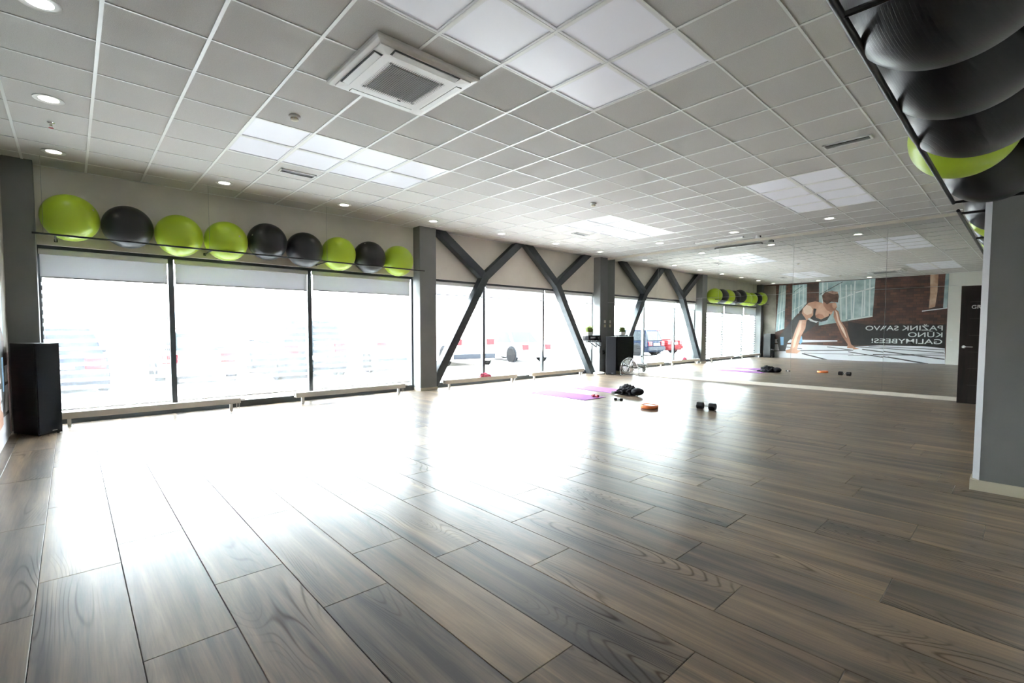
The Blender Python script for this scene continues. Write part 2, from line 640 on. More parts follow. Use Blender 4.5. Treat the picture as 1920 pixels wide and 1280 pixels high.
# ================================================================== WALLS
WY2 = YW + 0.30
struct(MB().box(-0.51, 5.13, YW, WY2, LINTEL, CEIL + .2).build('wall_window', 'concrete'),
       'bare grey concrete wall above the windows behind the exercise balls')
struct(MB().box(5.53, 11.26, YW, WY2, LINTEL, CEIL + .2).build('wall_window_braced', 'concrete'),
       'bare concrete wall above the windows behind the steel braces')
struct(MB().box(XL - .25, XL, YA - .25, WY2, -.1, CEIL + .2).build('wall_left', 'white_wall'), 'white wall that carries the printed mural')
struct(MB().box(XR + .012, XR + .3, YR - .25, WY2, -.1, CEIL + .2).build('wall_right', 'white_wall'), 'end wall behind the big mirror')
struct(MB().box(XA, XR + .1, YA - .25, YR, -.1, CEIL + .2).build('wall_back', 'white_wall'), 'white side wall under the ball shelf')
struct(MB().box(XL, XA, YA - .25, YA, -.1, CEIL + .2).build('wall_recess', 'white_wall'), 'white wall behind the viewer')


def column(x0, x1, y0, y1, label):
    o = struct(MB().box(x0, x1, y0, y1, 0, CEIL + .1).build('column', 'grey_paint', bevel=.004), label)
    return o


column(XL, -0.51, 4.48, WY2, 'dark grey corner column behind the near speaker')
c1 = column(5.13, 5.53, 4.45, WY2, 'grey column between the ball shelf and the steel braces')
column(11.26, XR + .012, 4.45, WY2, 'grey column beside the mirror with switches')
MB().box(5.118, 5.542, 4.438, 4.70, 0, .06).build('plinth', 'cream_base', c1)
# free-standing wall end near the door: chamfered corner with a pale bead
poly = [(5.158, -3.915), (5.116, -3.950), (5.116, YR), (5.60, YR), (5.60, -3.915)]
pil = struct(MB().prism(poly, 0, CEIL + .1, 'z').build('column', 'grey_paint'), 'broad grey pillar under the ball shelf at the right')
MB().prism([(5.162, -3.910), (5.111, -3.952), (5.1165, -3.9535), (5.1625, -3.9155)], .085, CEIL, 'z').build('corner_bead', 'corner_bead', pil)
MB().prism([(5.100, -3.897), (5.100, YR), (5.117, YR), (5.117, -3.949), (5.157, -3.914), (5.60, -3.914), (5.60, -3.897)], 0, .085, 'z').build('skirting', 'cream_base', pil)

struct(MB().box(XR - .022, XR + .012, -3.39, 4.45, 0, .072).build('baseboard_right', 'beige_trim', bevel=.003), 'beige skirting board under the big mirror')
struct(MB().box(XR - .02, XR + .012, YR, 4.45, CEIL - .055, CEIL + .004).build('trim_1', 'beige_trim'), 'beige strip above the big mirror')

# ---- mirror: five columns of two panes
mir = thing('wall_mirror', 'large wall mirror of ten panes on the end wall', 'mirror', (XR, 0, 0))
seams = [4.45, 2.778, 1.108, -0.562, -2.222, -3.89]
for i in range(5):
    ya, yb = seams[i + 1], seams[i]
    for z0, z1 in ((.072, 2.10), (2.10, CEIL - .055)):
        g = .0022
        m = MB().box(0, .005, -(yb - ya) + g, -g, z0 + g, z1 - g)
        p = m.build('mirror_pane', 'mirror', mir, loc=(0, yb, 0))
        if i == 4:
            p.rotation_euler = (0, 0, 0.0)
            p.rotation_euler[2] = -0.0081
        MB().box(.0045, .0085, -(yb - ya), 0, z0, z1).build('pane_backing', 'mirror_edge', mir, loc=(0, yb, 0)).rotation_euler[2] = -0.0081 if i == 4 else 0

# ================================================================== WINDOWS
wn = 0


def window(x0, x1, label):
    global wn
    wn += 1
    w = thing('window_%d' % wn, label, None, ((x0 + x1) / 2, YW, 0))
    w['kind'] = 'structure'
    h = (x1 - x0) / 2
    fr = .035
    MB().box(-h, h, .05, .13, LINTEL - .05, LINTEL).build('frame_head', 'frame_dark', w)
    MB().box(-h, h, .02, .13, -.01, .105).build('frame_sill', 'frame_dark', w)
    for s in (-1, 1):
        MB().box(s * h - (fr if s > 0 else 0), s * h + (fr if s < 0 else 0), .04, .13, .10, LINTEL - .05).build('frame_jamb', 'frame_dark', w)
    MB().box(-h + fr - .005, h - fr + .005, .085, .095, .10, LINTEL - .045).build('glass_pane', 'glass', w)
    return w


window(-0.51, 0.93, 'tall window with drawn blind nearest the speaker')
window(0.93, 2.99, 'tall window with drawn blind, second from the near corner')
window(2.99, 5.13, 'tall window with drawn blind beside the grey column')
window(5.53, 7.08, 'clear tall window just past the grey column, behind the first brace')
window(7.08, 9.14, 'clear tall window between the two braces')
window(9.14, 11.26, 'clear tall window beside the mirror column')


def blind(x0, x1, hem_z, drawn, label):
    b = thing('roller_blind', label, 'blind', ((x0 + x1) / 2, YW, 0), group='zebra roller blinds at the windows')
    h = (x1 - x0) / 2
    MB().prism([(-.005, LINTEL - .125), (.045, LINTEL - .125), (.045, LINTEL - .052), (.01, LINTEL - .052), (-.005, LINTEL - .07)], -h, h, 'x').build('cassette', 'blind_case', b, bevel=.003)
    MB().box(-h + .01, h - .01, .016, .019, hem_z, LINTEL - .12).build('double_cloth', 'blind_double' if drawn else 'blind_band', b)
    MB().box(-h + .01, h - .01, .010, .022, hem_z - .018, hem_z).build('hem_bar', 'hem', b)
    if drawn:
        MB().box(-h + .012, h - .012, .027, .0275, .20, hem_z).build('sheer_cloth', 'blind_sheer', b)
        z = hem_z - .075
        k = 0
        while z > .20:
            MB().box(-h + .012, h - .012, .023, .026, z - .046, z).build('cloth_band', 'blind_band', b)
            z -= .1085
        MB().box(-h + .01, h - .01, .018, .030, .175, .20).build('bottom_bar', 'blind_case', b)
    xs = h - .05
    pts = [(xs, .005, LINTEL - .12), (xs, .003, .75), (xs + .012, .003, .70), (xs + .024, .003, .75), (xs + .024, .005, LINTEL - .12)]
    MB().tube(pts, .0035, 6).build('bead_chain', 'white_plastic', b)
    return b


blind(-0.50, 0.89, 1.985, True, 'drawn zebra blind in the window nearest the speaker')
blind(0.97, 2.95, 1.995, True, 'drawn zebra blind in the middle one of the three windows below the balls')
blind(3.03, 5.04, 2.01, True, 'drawn zebra blind just left of the grey column')
blind(5.57, 7.04, 2.07, False, 'raised roller blind right of the grey column')
blind(7.12, 9.10, 2.07, False, 'raised roller blind between the two steel braces')
blind(9.18, 11.22, 2.07, False, 'raised roller blind next to the mirror column')

# ================================================================== CEILING FIXTURES
pan_me = {}


def panel_parts(t):
    if not pan_me:
        a, b = .292, .270
        m = MB()
        for (x0, x1, y0, y1) in ((-a, a, -a, -b), (-a, a, b, a), (-a, -b, -b, b), (b, a, -b, b)):
            m.box(x0, x1, y0, y1, .002, .022)
        pan_me['frame'] = m.mesh('panel_frame', bevel=.002)
        pan_me['diff'] = MB().box(-b, b, -b, b, .010, .020).mesh('diffuser')
    link('frame', pan_me['frame'], 'panel_frame', t)
    link('diffuser', pan_me['diff'], 'diffuser', t)


ordn = ['first', 'second', 'third', 'fourth']
blocks = {'aircon': 'block beside air conditioner', 'balls': 'block nearest the balls',
          'mirror': 'far window-side block', 'doorside': 'far pillar-side block'}
for (c, r), (nm, i, j) in PANELS.items():
    side = ('window-side row' if j == 1 else 'inner row')
    t = thing('ceiling_panel_light', 'ceiling panel light, %s from the mural, %s of %s' % (ordn[i], side, blocks[nm]),
              'ceiling light', ((c + .5) * G, (r + .5) * G, CEIL), group='square panel lights')
    panel_parts(t)

dl_me = {}
spots = [(-.5, .5, 'at the top left edge above the near corner'), (-.5, 3.5, 'second from the mural side, beside the sprinkler'),
         (-.5, 6.5, 'above the first green ball by the dark corner column'),
         (2.5, 6.5, 'above the fourth ball along the windows'), (5.5, 6.5, 'above the seventh ball along the windows'),
         (8.5, 6.5, 'just above the top of the grey column'), (11.5, 6.5, 'above the first steel brace'),
         (14.5, 6.5, 'above the second steel brace'), (17.5, 6.5, 'in the corner by the mirror column'),
         (17.5, 3.5, 'first along the mirror from the window'), (17.5, .5, 'beside the white box under the ceiling'),
         (17.5, -2.5, 'between the far panel block and the mirror'), (-.5, -2.5, 'behind the viewer near the mural wall')]
for cx_, cy_, where in spots:
    if not in_frame([(cx_ * G, cy_ * G, CEIL)], 60):
        continue
    t = thing('downlight', 'round recessed downlight, lit, ' + where, 'ceiling light', (cx_ * G, cy_ * G, CEIL), group='round downlights')
    if not dl_me:
        dl_me['t'] = MB().lathe([(.092, .004), (.104, .004), (.112, -.001), (.112, .006), (.092, .012)], 32).mesh('trim_ring', True)
        dl_me['l'] = MB().lathe([(.001, .004), (.05, .003), (.093, .005), (.093, .010), (.001, .010)], 32).mesh('lens', True)
    link('trim_ring', dl_me['t'], 'white_plastic', t)
    link('lens', dl_me['l'], 'lens', t)

# air conditioner cassette
ac = thing('ceiling_air_conditioner', 'square white ceiling cassette air conditioner with open louvres', 'air conditioner', (1.925, -0.475, CEIL))
S = .468
rg = lambda a, z: [(-a, -a, z), (a, -a, z), (a, a, z), (-a, a, z)]
MB().loft([rg(S, .004), rg(S, -.018), rg(S - .012, -.030), rg(S - .05, -.036)]).build('casing', 'ac_white', ac, bevel=.002)
MB().loft([rg(S - .05, -.034), rg(S - .055, -.044), rg(S - .14, -.050)]).build('front_panel', 'ac_white', ac, bevel=.002)
for k in range(4):
    ca, sa = round(math.cos(k * PI / 2)), round(math.sin(k * PI / 2))
    R2 = lambda x, y, z: (x * ca - y * sa, x * sa + y * ca, z)
    opened = k in (1, 2)                      # the two outlets on the near sides stand open
    gap = .012 if opened else .0025
    m = MB().box(-.29 - gap, .29 + gap, S - .118 - gap, S - .066 + gap, -.0495, -.040)
    m.v = [R2(*p) for p in m.v]
    m.build('outlet_slot', 'dark_slot', ac)
    dz = .010 if opened else .0
    m = MB()
    m.add([(-.29, S - .118, -.0515 - dz), (.29, S - .118, -.0515 - dz), (.29, S - .066, -.0515), (-.29, S - .066, -.0515),
           (-.29, S - .118, -.0475 - dz), (.29, S - .118, -.0475 - dz), (.29, S - .066, -.0475), (-.29, S - .066, -.0475)],
          [(0, 1, 2, 3), (7, 6, 5, 4), (0, 4, 5, 1), (1, 5, 6, 2), (2, 6, 7, 3), (3, 7, 4, 0)])
    m.v = [R2(*p) for p in m.v]
    m.build('louvre', 'tbar', ac)
gr = MB().box(-.22, .22, -.22, .22, -.0525, -.049).build('grille_opening', 'dark_slot', ac)
m = MB()
for k in range(25):
    x = -.216 + k * .018
    m.box(x - .0035, x + .0035, -.22, .22, -.056, -.052)
    m.box(-.22, .22, x - .0025, x + .0025, -.055, -.052)
g = m.build('grille_mesh', 'ac_grille', gr)
g['kind'] = 'stuff'
m = MB()
for k in range(-13, 14):
    for s, e in ((-1, .232), (-1, .246), (1, .232), (1, .246), (-1, .260), (1, .260)):
        d = .0042 if e < .24 else (.003 if e < .25 else .002)
        x = k * .0185
        m.box(x - d, x + d, s * e - d, s * e + d, -.0512, -.0492)
        m.box(s * e - d, s * e + d, x - d, x + d, -.0512, -.0492)
g = m.build('vent_holes', 'dark_slot', ac)
g['kind'] = 'stuff'
MB().box(.10, .13, .262, .276, -.053, -.049).build('sensor', 'dark_slot', ac)

# slot vents


def slot_vent(x, y, along, label, ln=.46, wd=.15):
    t = thing('slot_vent', label, 'air vent', (x, y, CEIL), 0 if along == 'x' else PI / 2, 'slot vents in the ceiling')
    m = MB()
    a, b = ln / 2, wd / 2
    for (x0, x1, y0, y1) in ((-a, a, -b, -b + .018), (-a, a, b - .018, b), (-a, -a + .018, -b, b), (a - .018, a, -b, b)):
        m.box(x0, x1, y0, y1, -.008, .006)
    m.build('frame', 'tbar', t)
    MB().box(-a + .01, a - .01, -b + .01, b - .01, .001, .006).build('opening', 'dark_slot', t)
    for k in range(2):
        y0 = -b + .032 + k * .034
        MB().box(-a + .018, a - .018, y0, y0 + .012, -.005, .002).build('slat', 'grey_slat', t)


slot_vent(2.13, 2.70, 'x', 'slot air vent between the near panel block and the ball wall')
slot_vent(8.20, 2.71, 'x', 'small slot air vent by the far window-side panel block')
slot_vent(6.31, -2.70, 'y', 'long grey slot air vent on the pillar side of the ceiling')


def smoke(x, y, label):
    t = thing('smoke_detector', label, 'smoke detector', (x, y, CEIL), group='smoke detectors on the ceiling')
    MB().lathe([(.055, .004), (.055, -.012), (.046, -.020), (.001, -.020)], 28).build('base', 'white_plastic', t, True)
    MB().lathe([(.036, -.019), (.040, -.034), (.030, -.044), (.001, -.048)], 28).build('chamber', 'cream_plastic', t, True)
    for k in range(6):
        a = k * PI / 3
        MB().box(.035 * math.cos(a) - .004, .035 * math.cos(a) + .004, .035 * math.sin(a) - .004, .035 * math.sin(a) + .004, -.040, -.020).build('rib', 'white_plastic', t)


smoke(1.494, .894, 'round smoke detector between the air conditioner and near panel block')
smoke(6.342, .918, 'small smoke detector in the middle of the far ceiling')
t = thing('fire_sprinkler', 'small metal fire sprinkler head between two downlights', 'sprinkler', (-.30, 2.76, CEIL))
MB().lathe([(.03, .004), (.03, -.004), (.012, -.008), (.011, -.03), (.001, -.03)], 20).build('escutcheon', 'chrome', t, True)
MB().box(-.014, -.009, -.003, .003, -.055, -.025).box(.009, .014, -.003, .003, -.055, -.025).build('yoke', 'chrome', t)
MB().lathe([(.001, -.055), (.020, -.056), (.020, -.059), (.001, -.060)], 16).build('deflector', 'red_plastic', t)
# slim case hung in front of the mirror and the spotlight beside it
t = thing('screen_case', 'slim white case hung under the ceiling in front of the mirror', 'screen case', (11.06, .89, CEIL))
MB().box(-.035, .035, -.57, .57, -.035, 0).build('housing', 'white_plastic', t, bevel=.006)
for s in (-1, 1):
    MB().box(-.037, .037, s * .57 - .010, s * .57 + .010, -.037, 0).build('end_cap', 'grey_slat', t, bevel=.003)
MB().box(-.02, .02, .02, .05, -.040, -.034).build('pull_tab', 'grey_slat', t)
t = thing('ceiling_spotlight', 'small white spotlight right of the slim ceiling case', 'spotlight', (11.22, .06, CEIL))
MB().lathe([(.04, .002), (.04, -.012), (.001, -.012)], 20).build('rose', 'white_plastic', t)
MB().lathe([(.05, -.012), (.055, -.055), (.045, -.060), (.001, -.060)], 20).build('head', 'white_plastic', t, True)
MB().box(-.02, .02, -.062, -.040, -.05, -.012).build('bracket', 'black_metal', t)

# ================================================================== STEEL BRACES


def beam(m, a, b, w, y0, y1):
    a, b = Vector(a), Vector(b)
    d = (b - a).normalized()
    n = Vector((-d.y, d.x)) * w / 2
    P = [a + n, b + n, b - n, a - n]
    m.prism([(p.x, p.y) for p in P], y0, y1, 'y')
    return m


def clip_poly(poly, zmin, zmax):
    def cl(P, keep, inter):
        out = []
        for i in range(len(P)):
            a, b = P[i], P[(i + 1) % len(P)]
            if keep(a):
                out.append(a)
            if keep(a) != keep(b):
                out.append(inter(a, b))
        return out
    it = lambda z: (lambda a, b: (a[0] + (b[0] - a[0]) * (z - a[1]) / (b[1] - a[1]), z))
    P = cl(poly, lambda p: p[1] >= zmin, it(zmin))
    return cl(P, lambda p: p[1] <= zmax, it(zmax))


def clip_poly_x(poly, x0, x1):
    return [(b, a) for a, b in clip_poly([(z, x) for x, z in poly], x0, x1)]


def brace(J, L, R_, B, label):
    t = thing('steel_brace', label, 'brace', (J[0], 4.47, 0), group='Y-shaped steel braces')
    Wd = .185
    for name, a, b, y0, y1 in (('stem', J, B, 0, .18), ('arm', J, L, .004, .176), ('arm', J, R_, .008, .172)):
        a, b = Vector(a), Vector(b)
        d = (b - a).normalized()
        b = b + d * .3
        a2 = a - d * (.0 if name == 'arm' else .06)
        n = Vector((-d.y, d.x)) * Wd / 2
        poly = [(p.x - J[0], p.y) for p in (a2 + n, b + n, b - n, a2 - n)]
        poly = clip_poly(poly, 0.002, CEIL - .004)
        poly = [(z, x) for x, z in clip_poly_x(poly, 5.545 - J[0], 11.257 - J[0])]
        poly = [(b_, a_) for a_, b_ in poly]
        MB().prism(poly, y0, y1, 'y').build(name, 'steel_brace', t, bevel=.006)
    return t


brace((6.93, 2.51), (5.72, 3.36), (7.98, 3.37), (5.53, .16), 'Y-shaped dark steel brace beside the grey column')
brace((9.44, 2.50), (8.40, 3.37), (10.66, 3.37), (10.93, .12), 'Y-shaped dark steel brace beside the mirror column')

# ================================================================== RADIATORS
for x0, x1, lab in ((-.40, 1.755, 'long low white radiator beside the near speaker'), (2.605, 4.74, 'long low white radiator left of the grey column'),
                    (5.72, 7.855, 'long low white radiator with a pink towel on it'), (8.377, 10.48, 'long low white radiator nearest the mirror column')):
    h = (x1 - x0) / 2
    t = thing('radiator', lab, 'radiator', ((x0 + x1) / 2, 4.45, 0), group='low radiators along the windows')
    MB().box(-h, h, -.055, -.035, .102, .188).build('front_panel', 'radiator', t, bevel=.004)
    MB().box(-h, h, .035, .055, .102, .188).build('rear_panel', 'radiator', t, bevel=.004)
    m = MB()
    n = int(h * 2 / .05)
    for k in range(n):
        m.box(-h + .01 + k * .05, -h + .03 + k * .05, -.035, .035, .11, .184)
    m.box(-h, h, -.04, .04, .178, .186)
    m.build('fin_core', 'radiator', t)
    for s in (-1, 1):
        x = s * (h - .13)
        MB().box(x - .03, x + .03, -.03, .03, 0, .006).box(x - .02, x + .02, -.022, .022, .005, .104).build('foot', 'white_plastic', t)
    for dx in (-.05, -.015):
        MB().tube([(h + dx, 0, 0), (h + dx, 0, .11)], .008, 8).build('supply_pipe', 'chrome', t)
    MB().tube([(h - .005, 0, .15), (h + .025, 0, .15), (h + .07, 0, .15)], [.012, .016, .016], 10).build('valve', 'white_plastic', t)

# ================================================================== BALL SHELVES
ball_me = None


def ball(x, y, z, r, kind, label, group):
    global ball_me
    t = thing('exercise_ball', label, 'ball', (x, y, z), group=group)
    if ball_me is None:
        s = MB().sphere((0, 0, 0), 1.0, 64, 40)
        ball_me = {}
        for k, mt in (('lime', 'lime'), ('black', 'black_ball')):
            me = s.mesh('ball_skin', True)
            me.materials.append(M[mt])
            ball_me[k] = me
        p = MB().lathe([(.045, .990), (.045, 1.001), (.03, 1.006), (.001, 1.006)], 16).mesh('valve_plug', True)
        p.materials.append(M['plug'])
        ball_me['plug'] = p
    b = link('skin', ball_me[kind], None, t)
    p = link('valve_plug', ball_me['plug'], None, t)
    rx, rz = random.uniform(.6, 2.4), random.uniform(0, 2 * PI)
    for o in (b, p):
        o.scale = (r, r, r)
        o.rotation_euler = (rx, random.uniform(-.3, .3) if o is b else 0, rz)
    return t


def shelf(x0, x1, yr, yw, z, br, label, wires):
    t = thing('ball_shelf', label, 'shelf', ((x0 + x1) / 2, yw, z), group='black ball shelves')
    cx_ = (x0 + x1) / 2
    s = 1 if yw > yr else -1
    MB().tube([(x0 - cx_, yr - yw, 0), (x1 - cx_, yr - yw, 0)], .0125, 10).build('front_rail', 'black_metal', t, True)
    for b in br:
        MB().tube([(b - cx_, yr - yw, 0), (b - cx_, 0, -.006)], .0105, 8).build('bracket_arm', 'black_metal', t, True)
        MB().box(b - cx_ - .018, b - cx_ + .018, -.005 if s > 0 else 0, 0 if s > 0 else .005, -.022, .018).build('wall_plate', 'black_metal', t)
    for w in wires:
        MB().tube([(w - cx_, yr - yw, .01), (w - cx_, yr - yw, CEIL - z)], .0022, 6).build('hanging_wire', 'wire', t)
    return t


shelf(-.53, 5.057, 4.157, YW, 2.467, (-.325, 1.37, 3.10), 'thin black rail shelf holding balls above the windows', (-.43, 1.34, 3.09))
cols = 'lkllkklkl'
pos = ['first', 'second', 'third', 'fourth', 'fifth', 'sixth', 'seventh', 'eighth', 'ninth']
bx = [-.174, .413, 1.002, 1.61, 2.205, 2.797, 3.397, 3.995, 4.60]
bz = [2.735, 2.703, 2.664, 2.660, 2.725, 2.660, 2.656, 2.655, 2.646]
br_ = [.298, .289, .298, .298, .297, .297, .299, .297, .297]
for i in range(9):
    kd = 'lime' if cols[i] == 'l' else 'black'
    ball(bx[i], YW - br_[i] - .003, bz[i], br_[i], kd, '%s exercise ball, %s from the left on the shelf above the windows' %
         ('lime green' if kd == 'lime' else 'black', pos[i]), 'exercise balls above the windows')
RZ, RYR = 2.27, -3.75
shelf(1.42, 4.81, RYR, YR, RZ, (1.58, 3.14, 4.79), 'black rail shelf overhead at the right, full of balls', (1.80,))
shelf(5.155, 9.84, RYR, YR, RZ, (5.30, 6.9, 8.4, 9.75), 'black rail shelf of balls running on to the mirror', ())
near = [(4.56, -3.965, 2.475, .278, 'black'), (4.02, -3.85, 2.555, .278, 'lime'), (3.13, -3.970, 2.468, .30, 'black'),
        (2.53, -3.960, 2.490, .30, 'black'), (1.89, -3.972, 2.466, .30, 'black')]
for i, (x, y, z, r, kd) in enumerate(near):
    ball(x, y, z, r, kd, '%s exercise ball, %s from the far end of the overhead shelf at the right' %
         ('lime green' if kd == 'lime' else 'black', pos[i]), 'exercise balls on the right-hand shelf')
far = ['black', 'lime', 'black', 'black', 'lime', 'black', 'lime', 'black']
for i, kd in enumerate(far):
    ball(5.93 + .56 * i, YR + .283, RZ + .185, .279, kd, '%s exercise ball behind the pillar, %s from it on the shelf towards the mirror' %
         ('lime green' if kd == 'lime' else 'black', pos[i]), 'exercise balls on the right-hand shelf')

# ================================================================== MURAL (flat print on the wall opposite the mirror)
MURAL=[
('printed_pillar','tan',[(4.54,3.4),(3.95,3.36),(3.92,1.91),(3.94,1.01),(4.48,1.0)]),
('printed_window','glass',[(3.81,3.36),(3.52,3.35),(3.55,1.35),(3.92,1.2)]),
('printed_window','glass',[(3.26,3.33),(2.67,3.35),(2.66,2.48),(3.25,1.72)]),
('printed_window','glass',[(2.2,3.38),(0.95,3.39),(0.19,3.4),(0.2,2.93),(0.24,1.84),(0.94,1.71),(2.16,1.49)]),
('printed_window','glass',[(-1.75,3.43),(-1.85,3.43),(-1.84,2.14),(-1.72,2.14)]),
('printed_column','sunbrick',[(-1.31,3.43),(-1.55,3.43),(-1.54,2.75),(-1.49,2.18),(-1.31,2.13),(-1.33,2.7)]),
('printed_sill','white',[(-1.11,2.05),(-1.84,2.15),(-1.84,2.11),(-1.11,2.01)]),
('printed_floor','floorw',[(4.13,-0.09),(4.15,0.63),(2.8,0.64),(0.86,0.6),(-0.05,0.67),(-1.19,0.68),(-1.82,0.6),(-1.85,0.01),(0.84,-0.03),(2.02,-0.03)]),
('printed_floor','floorw',[(4.16,0.86),(1.44,0.85),(1.44,0.8),(4.15,0.66)]),
('printed_block','dark',[(1.08,1.66),(0.5,1.53),(-1.83,1.51),(-1.82,0.61),(-1.19,0.67),(-0.05,0.67),(1.05,0.65)]),
('printed_leggings','pants',[(3.27,1.7),(2.84,2.06),(2.5,1.73),(2.17,1.65),(2.29,1.49),(2.68,1.17),(3.08,1.13),(3.38,0.75),(3.48,0.34),(3.73,0.33),(3.85,0.82),(3.56,1.28)]),
('printed_shoe','blue',[(3.71,0.97),(3.56,0.97),(3.56,0.59),(3.68,0.58)]),
('printed_shoe','blue',[(2.93,1.02),(2.81,1.02),(2.78,0.76),(2.85,0.66),(2.92,0.7)]),
('printed_torso','skin',[(2.81,2.26),(2.58,2.51),(2.32,2.56),(2.07,2.49),(1.87,2.34),(1.6,2.26),(1.67,2.01),(1.86,1.78),(2.11,1.69),(2.5,1.77),(2.64,1.73),(2.84,2.04)]),
('printed_arm','skin',[(2.93,1.74),(2.64,1.75),(2.68,1.36),(2.84,1.02),(2.96,0.56),(2.99,0.39),(2.84,0.35),(2.99,0.22),(3.44,0.24),(3.46,0.36),(3.27,0.42),(3.21,0.83),(3.09,1.28)]),
('printed_arm','skin2',[(1.6,2.26),(1.43,2.08),(1.36,1.72),(1.14,1.36),(1.02,0.97),(0.94,0.69),(0.86,0.62),(0.78,0.56),(0.64,0.5),(0.87,0.47),(0.86,0.51),(1.08,0.53),(1.06,0.69),(1.28,1.04),(1.41,1.36),(1.61,1.86)]),
('printed_shoulder','skinl',[(2.79,2.24),(2.68,2.41),(2.51,2.36),(2.41,2.21),(2.45,2.03),(2.63,1.96),(2.77,2.07)]),
('printed_top','pants',[(2.38,2.25),(2.27,2.23),(2.31,1.99),(2.27,1.84),(2.08,1.76),(1.8,1.9),(1.77,2.01),(1.73,1.96),(1.85,1.72),(2.07,1.65),(2.36,1.73),(2.51,1.81),(2.39,1.95)]),
('printed_hem','white',[(2.53,1.83),(2.36,1.71),(2.17,1.67),(2.26,1.61),(2.49,1.69),(2.6,1.79)]),
('printed_face','skin2',[(2.03,2.55),(1.87,2.45),(1.57,2.49),(1.49,2.29),(1.57,2.15),(1.71,2.06),(1.87,2.16),(2.0,2.35)]),
('printed_hair','hair',[(2.07,2.8),(1.95,2.96),(1.7,3.0),(1.49,2.93),(1.44,2.75),(1.47,2.48),(1.72,2.52),(1.87,2.41),(2.03,2.56)]),
('printed_hair','hairl',[(1.87,2.95),(1.7,2.99),(1.49,2.93),(1.47,2.86),(1.62,2.83),(1.78,2.89)]),
('printed_shade','skin2',[(2.31,1.93),(2.18,2.02),(2.02,1.96),(1.95,1.85),(2.08,1.78),(2.24,1.83)]),
('printed_highlight','skinl',[(2.91,1.7),(2.83,1.72),(2.85,1.36),(2.99,0.94),(3.08,0.52),(3.17,0.46),(3.13,0.83),(3.0,1.28)]),
('printed_highlight','skinl',[(1.56,2.15),(1.48,2.06),(1.41,1.72),(1.21,1.34),(1.1,0.97),(1.13,0.97),(1.29,1.29),(1.45,1.65)]),
('printed_highlight','skin',[(1.67,2.44),(1.53,2.46),(1.5,2.3),(1.6,2.21),(1.67,2.3)]),
]
MLINES=[
('dark2',(4.14,0.3),(0.86,0.44),0.035),
('dark2',(2.79,0.23),(1.8,-0.01),0.049),
('dark2',(1.82,0.56),(0.86,0.44),0.028),
('dark2',(3.66,0.53),(2.79,0.44),0.028),
('dark2',(2.72,0.25),(0.85,0.27),0.021),
('dark2',(0.87,0.6),(-1.8,0.44),0.028),
('dark2',(0.55,0.49),(-1.83,0.19),0.042),
('dark2',(1.04,0.37),(-0.1,0.19),0.035),
('dark2',(-0.1,0.2),(-1.36,-0.01),0.049),
('dark2',(0.18,0.29),(-1.83,0.32),0.024),
('dark2',(0.33,0.62),(-1.82,0.55),0.024),
('dark2',(1.04,0.21),(-1.83,0.4),0.021),
('frame',(3.68,3.34),(3.79,1.26),0.028),
('frame',(3.59,3.33),(3.66,1.32),0.021),
('frame',(3.79,2.95),(3.53,3.05),0.021),
('frame',(3.84,2.06),(3.54,2.21),0.021),
('frame',(3.11,3.33),(3.14,1.89),0.028),
('frame',(2.96,3.34),(2.97,2.04),0.035),
('frame',(2.81,3.34),(2.8,2.3),0.028),
('frame',(3.25,2.88),(2.67,3.19),0.021),
('frame',(3.25,2.16),(2.67,2.52),0.021),
('frame',(2.06,3.37),(2.01,1.65),0.049),
('frame',(1.89,3.35),(1.85,1.65),0.035),
('frame',(1.19,3.22),(1.14,1.75),0.049),
('frame',(1.02,3.21),(0.96,1.75),0.035),
('frame',(1.41,3.32),(1.33,1.72),0.035),
('frame',(1.57,2.58),(0.93,2.8),0.031),
('frame',(0.88,3.35),(0.91,1.78),0.049),
('frame',(0.6,2.92),(0.61,1.85),0.042),
('frame',(0.54,3.36),(0.52,1.88),0.049),
('frame',(0.37,3.38),(0.35,1.88),0.049),
('frame',(0.85,2.86),(0.21,3.05),0.056),
('frame',(1.11,2.76),(0.97,2.82),0.035),
('frame',(1.08,1.72),(0.24,1.87),0.049),
('dark2',(2.16,2.86),(1.32,3.35),0.028),
('dark2',(3.19,3.03),(2.87,3.27),0.021),
]
MM = {
    'tan': noisy('print_tan', (0.16, 0.14, 0.115), (0.36, 0.33, 0.28), 1.5, 0.5),
    'glass': noisy('print_window', (0.22, 0.32, 0.33), (0.52, 0.63, 0.64), 2.4, 0.5, detail=6),
    'sunbrick': noisy('print_sunlit_brick', (0.42, 0.24, 0.15), (0.72, 0.52, 0.38), 3.5, 0.5),
    'white': plain('print_white', (0.75, 0.76, 0.78), 0.5),
    'floorw': noisy('print_pale_floor', (0.66, 0.66, 0.72), (0.80, 0.80, 0.84), 1.2, 0.5),
    'dark': noisy('print_dark', (0.022, 0.020, 0.019), (0.034, 0.030, 0.028), 3, 0.5),
    'dark2': plain('print_dark_line', (0.07, 0.065, 0.065), 0.5),
    'pants': noisy('print_dark_clothes', (0.045, 0.043, 0.045), (0.075, 0.07, 0.07), 3, 0.5),
    'blue': plain('print_blue', (0.26, 0.48, 0.72), 0.5),
    'skin': noisy('print_skin', (0.50, 0.26, 0.17), (0.74, 0.46, 0.34), 2.2, 0.5),
    'skin2': noisy('print_skin_shaded', (0.30, 0.14, 0.09), (0.55, 0.29, 0.20), 2.2, 0.5),
    'skinl': plain('print_skin_light', (0.84, 0.62, 0.50), 0.5),
    'hair': noisy('print_hair', (0.06, 0.032, 0.024), (0.20, 0.11, 0.08), 5, 0.5),
    'hairl': noisy('print_hair_light', (0.24, 0.13, 0.09), (0.62, 0.42, 0.32), 5, 0.5),
    'frame': plain('print_window_bar', (0.68, 0.74, 0.73), 0.5),
}
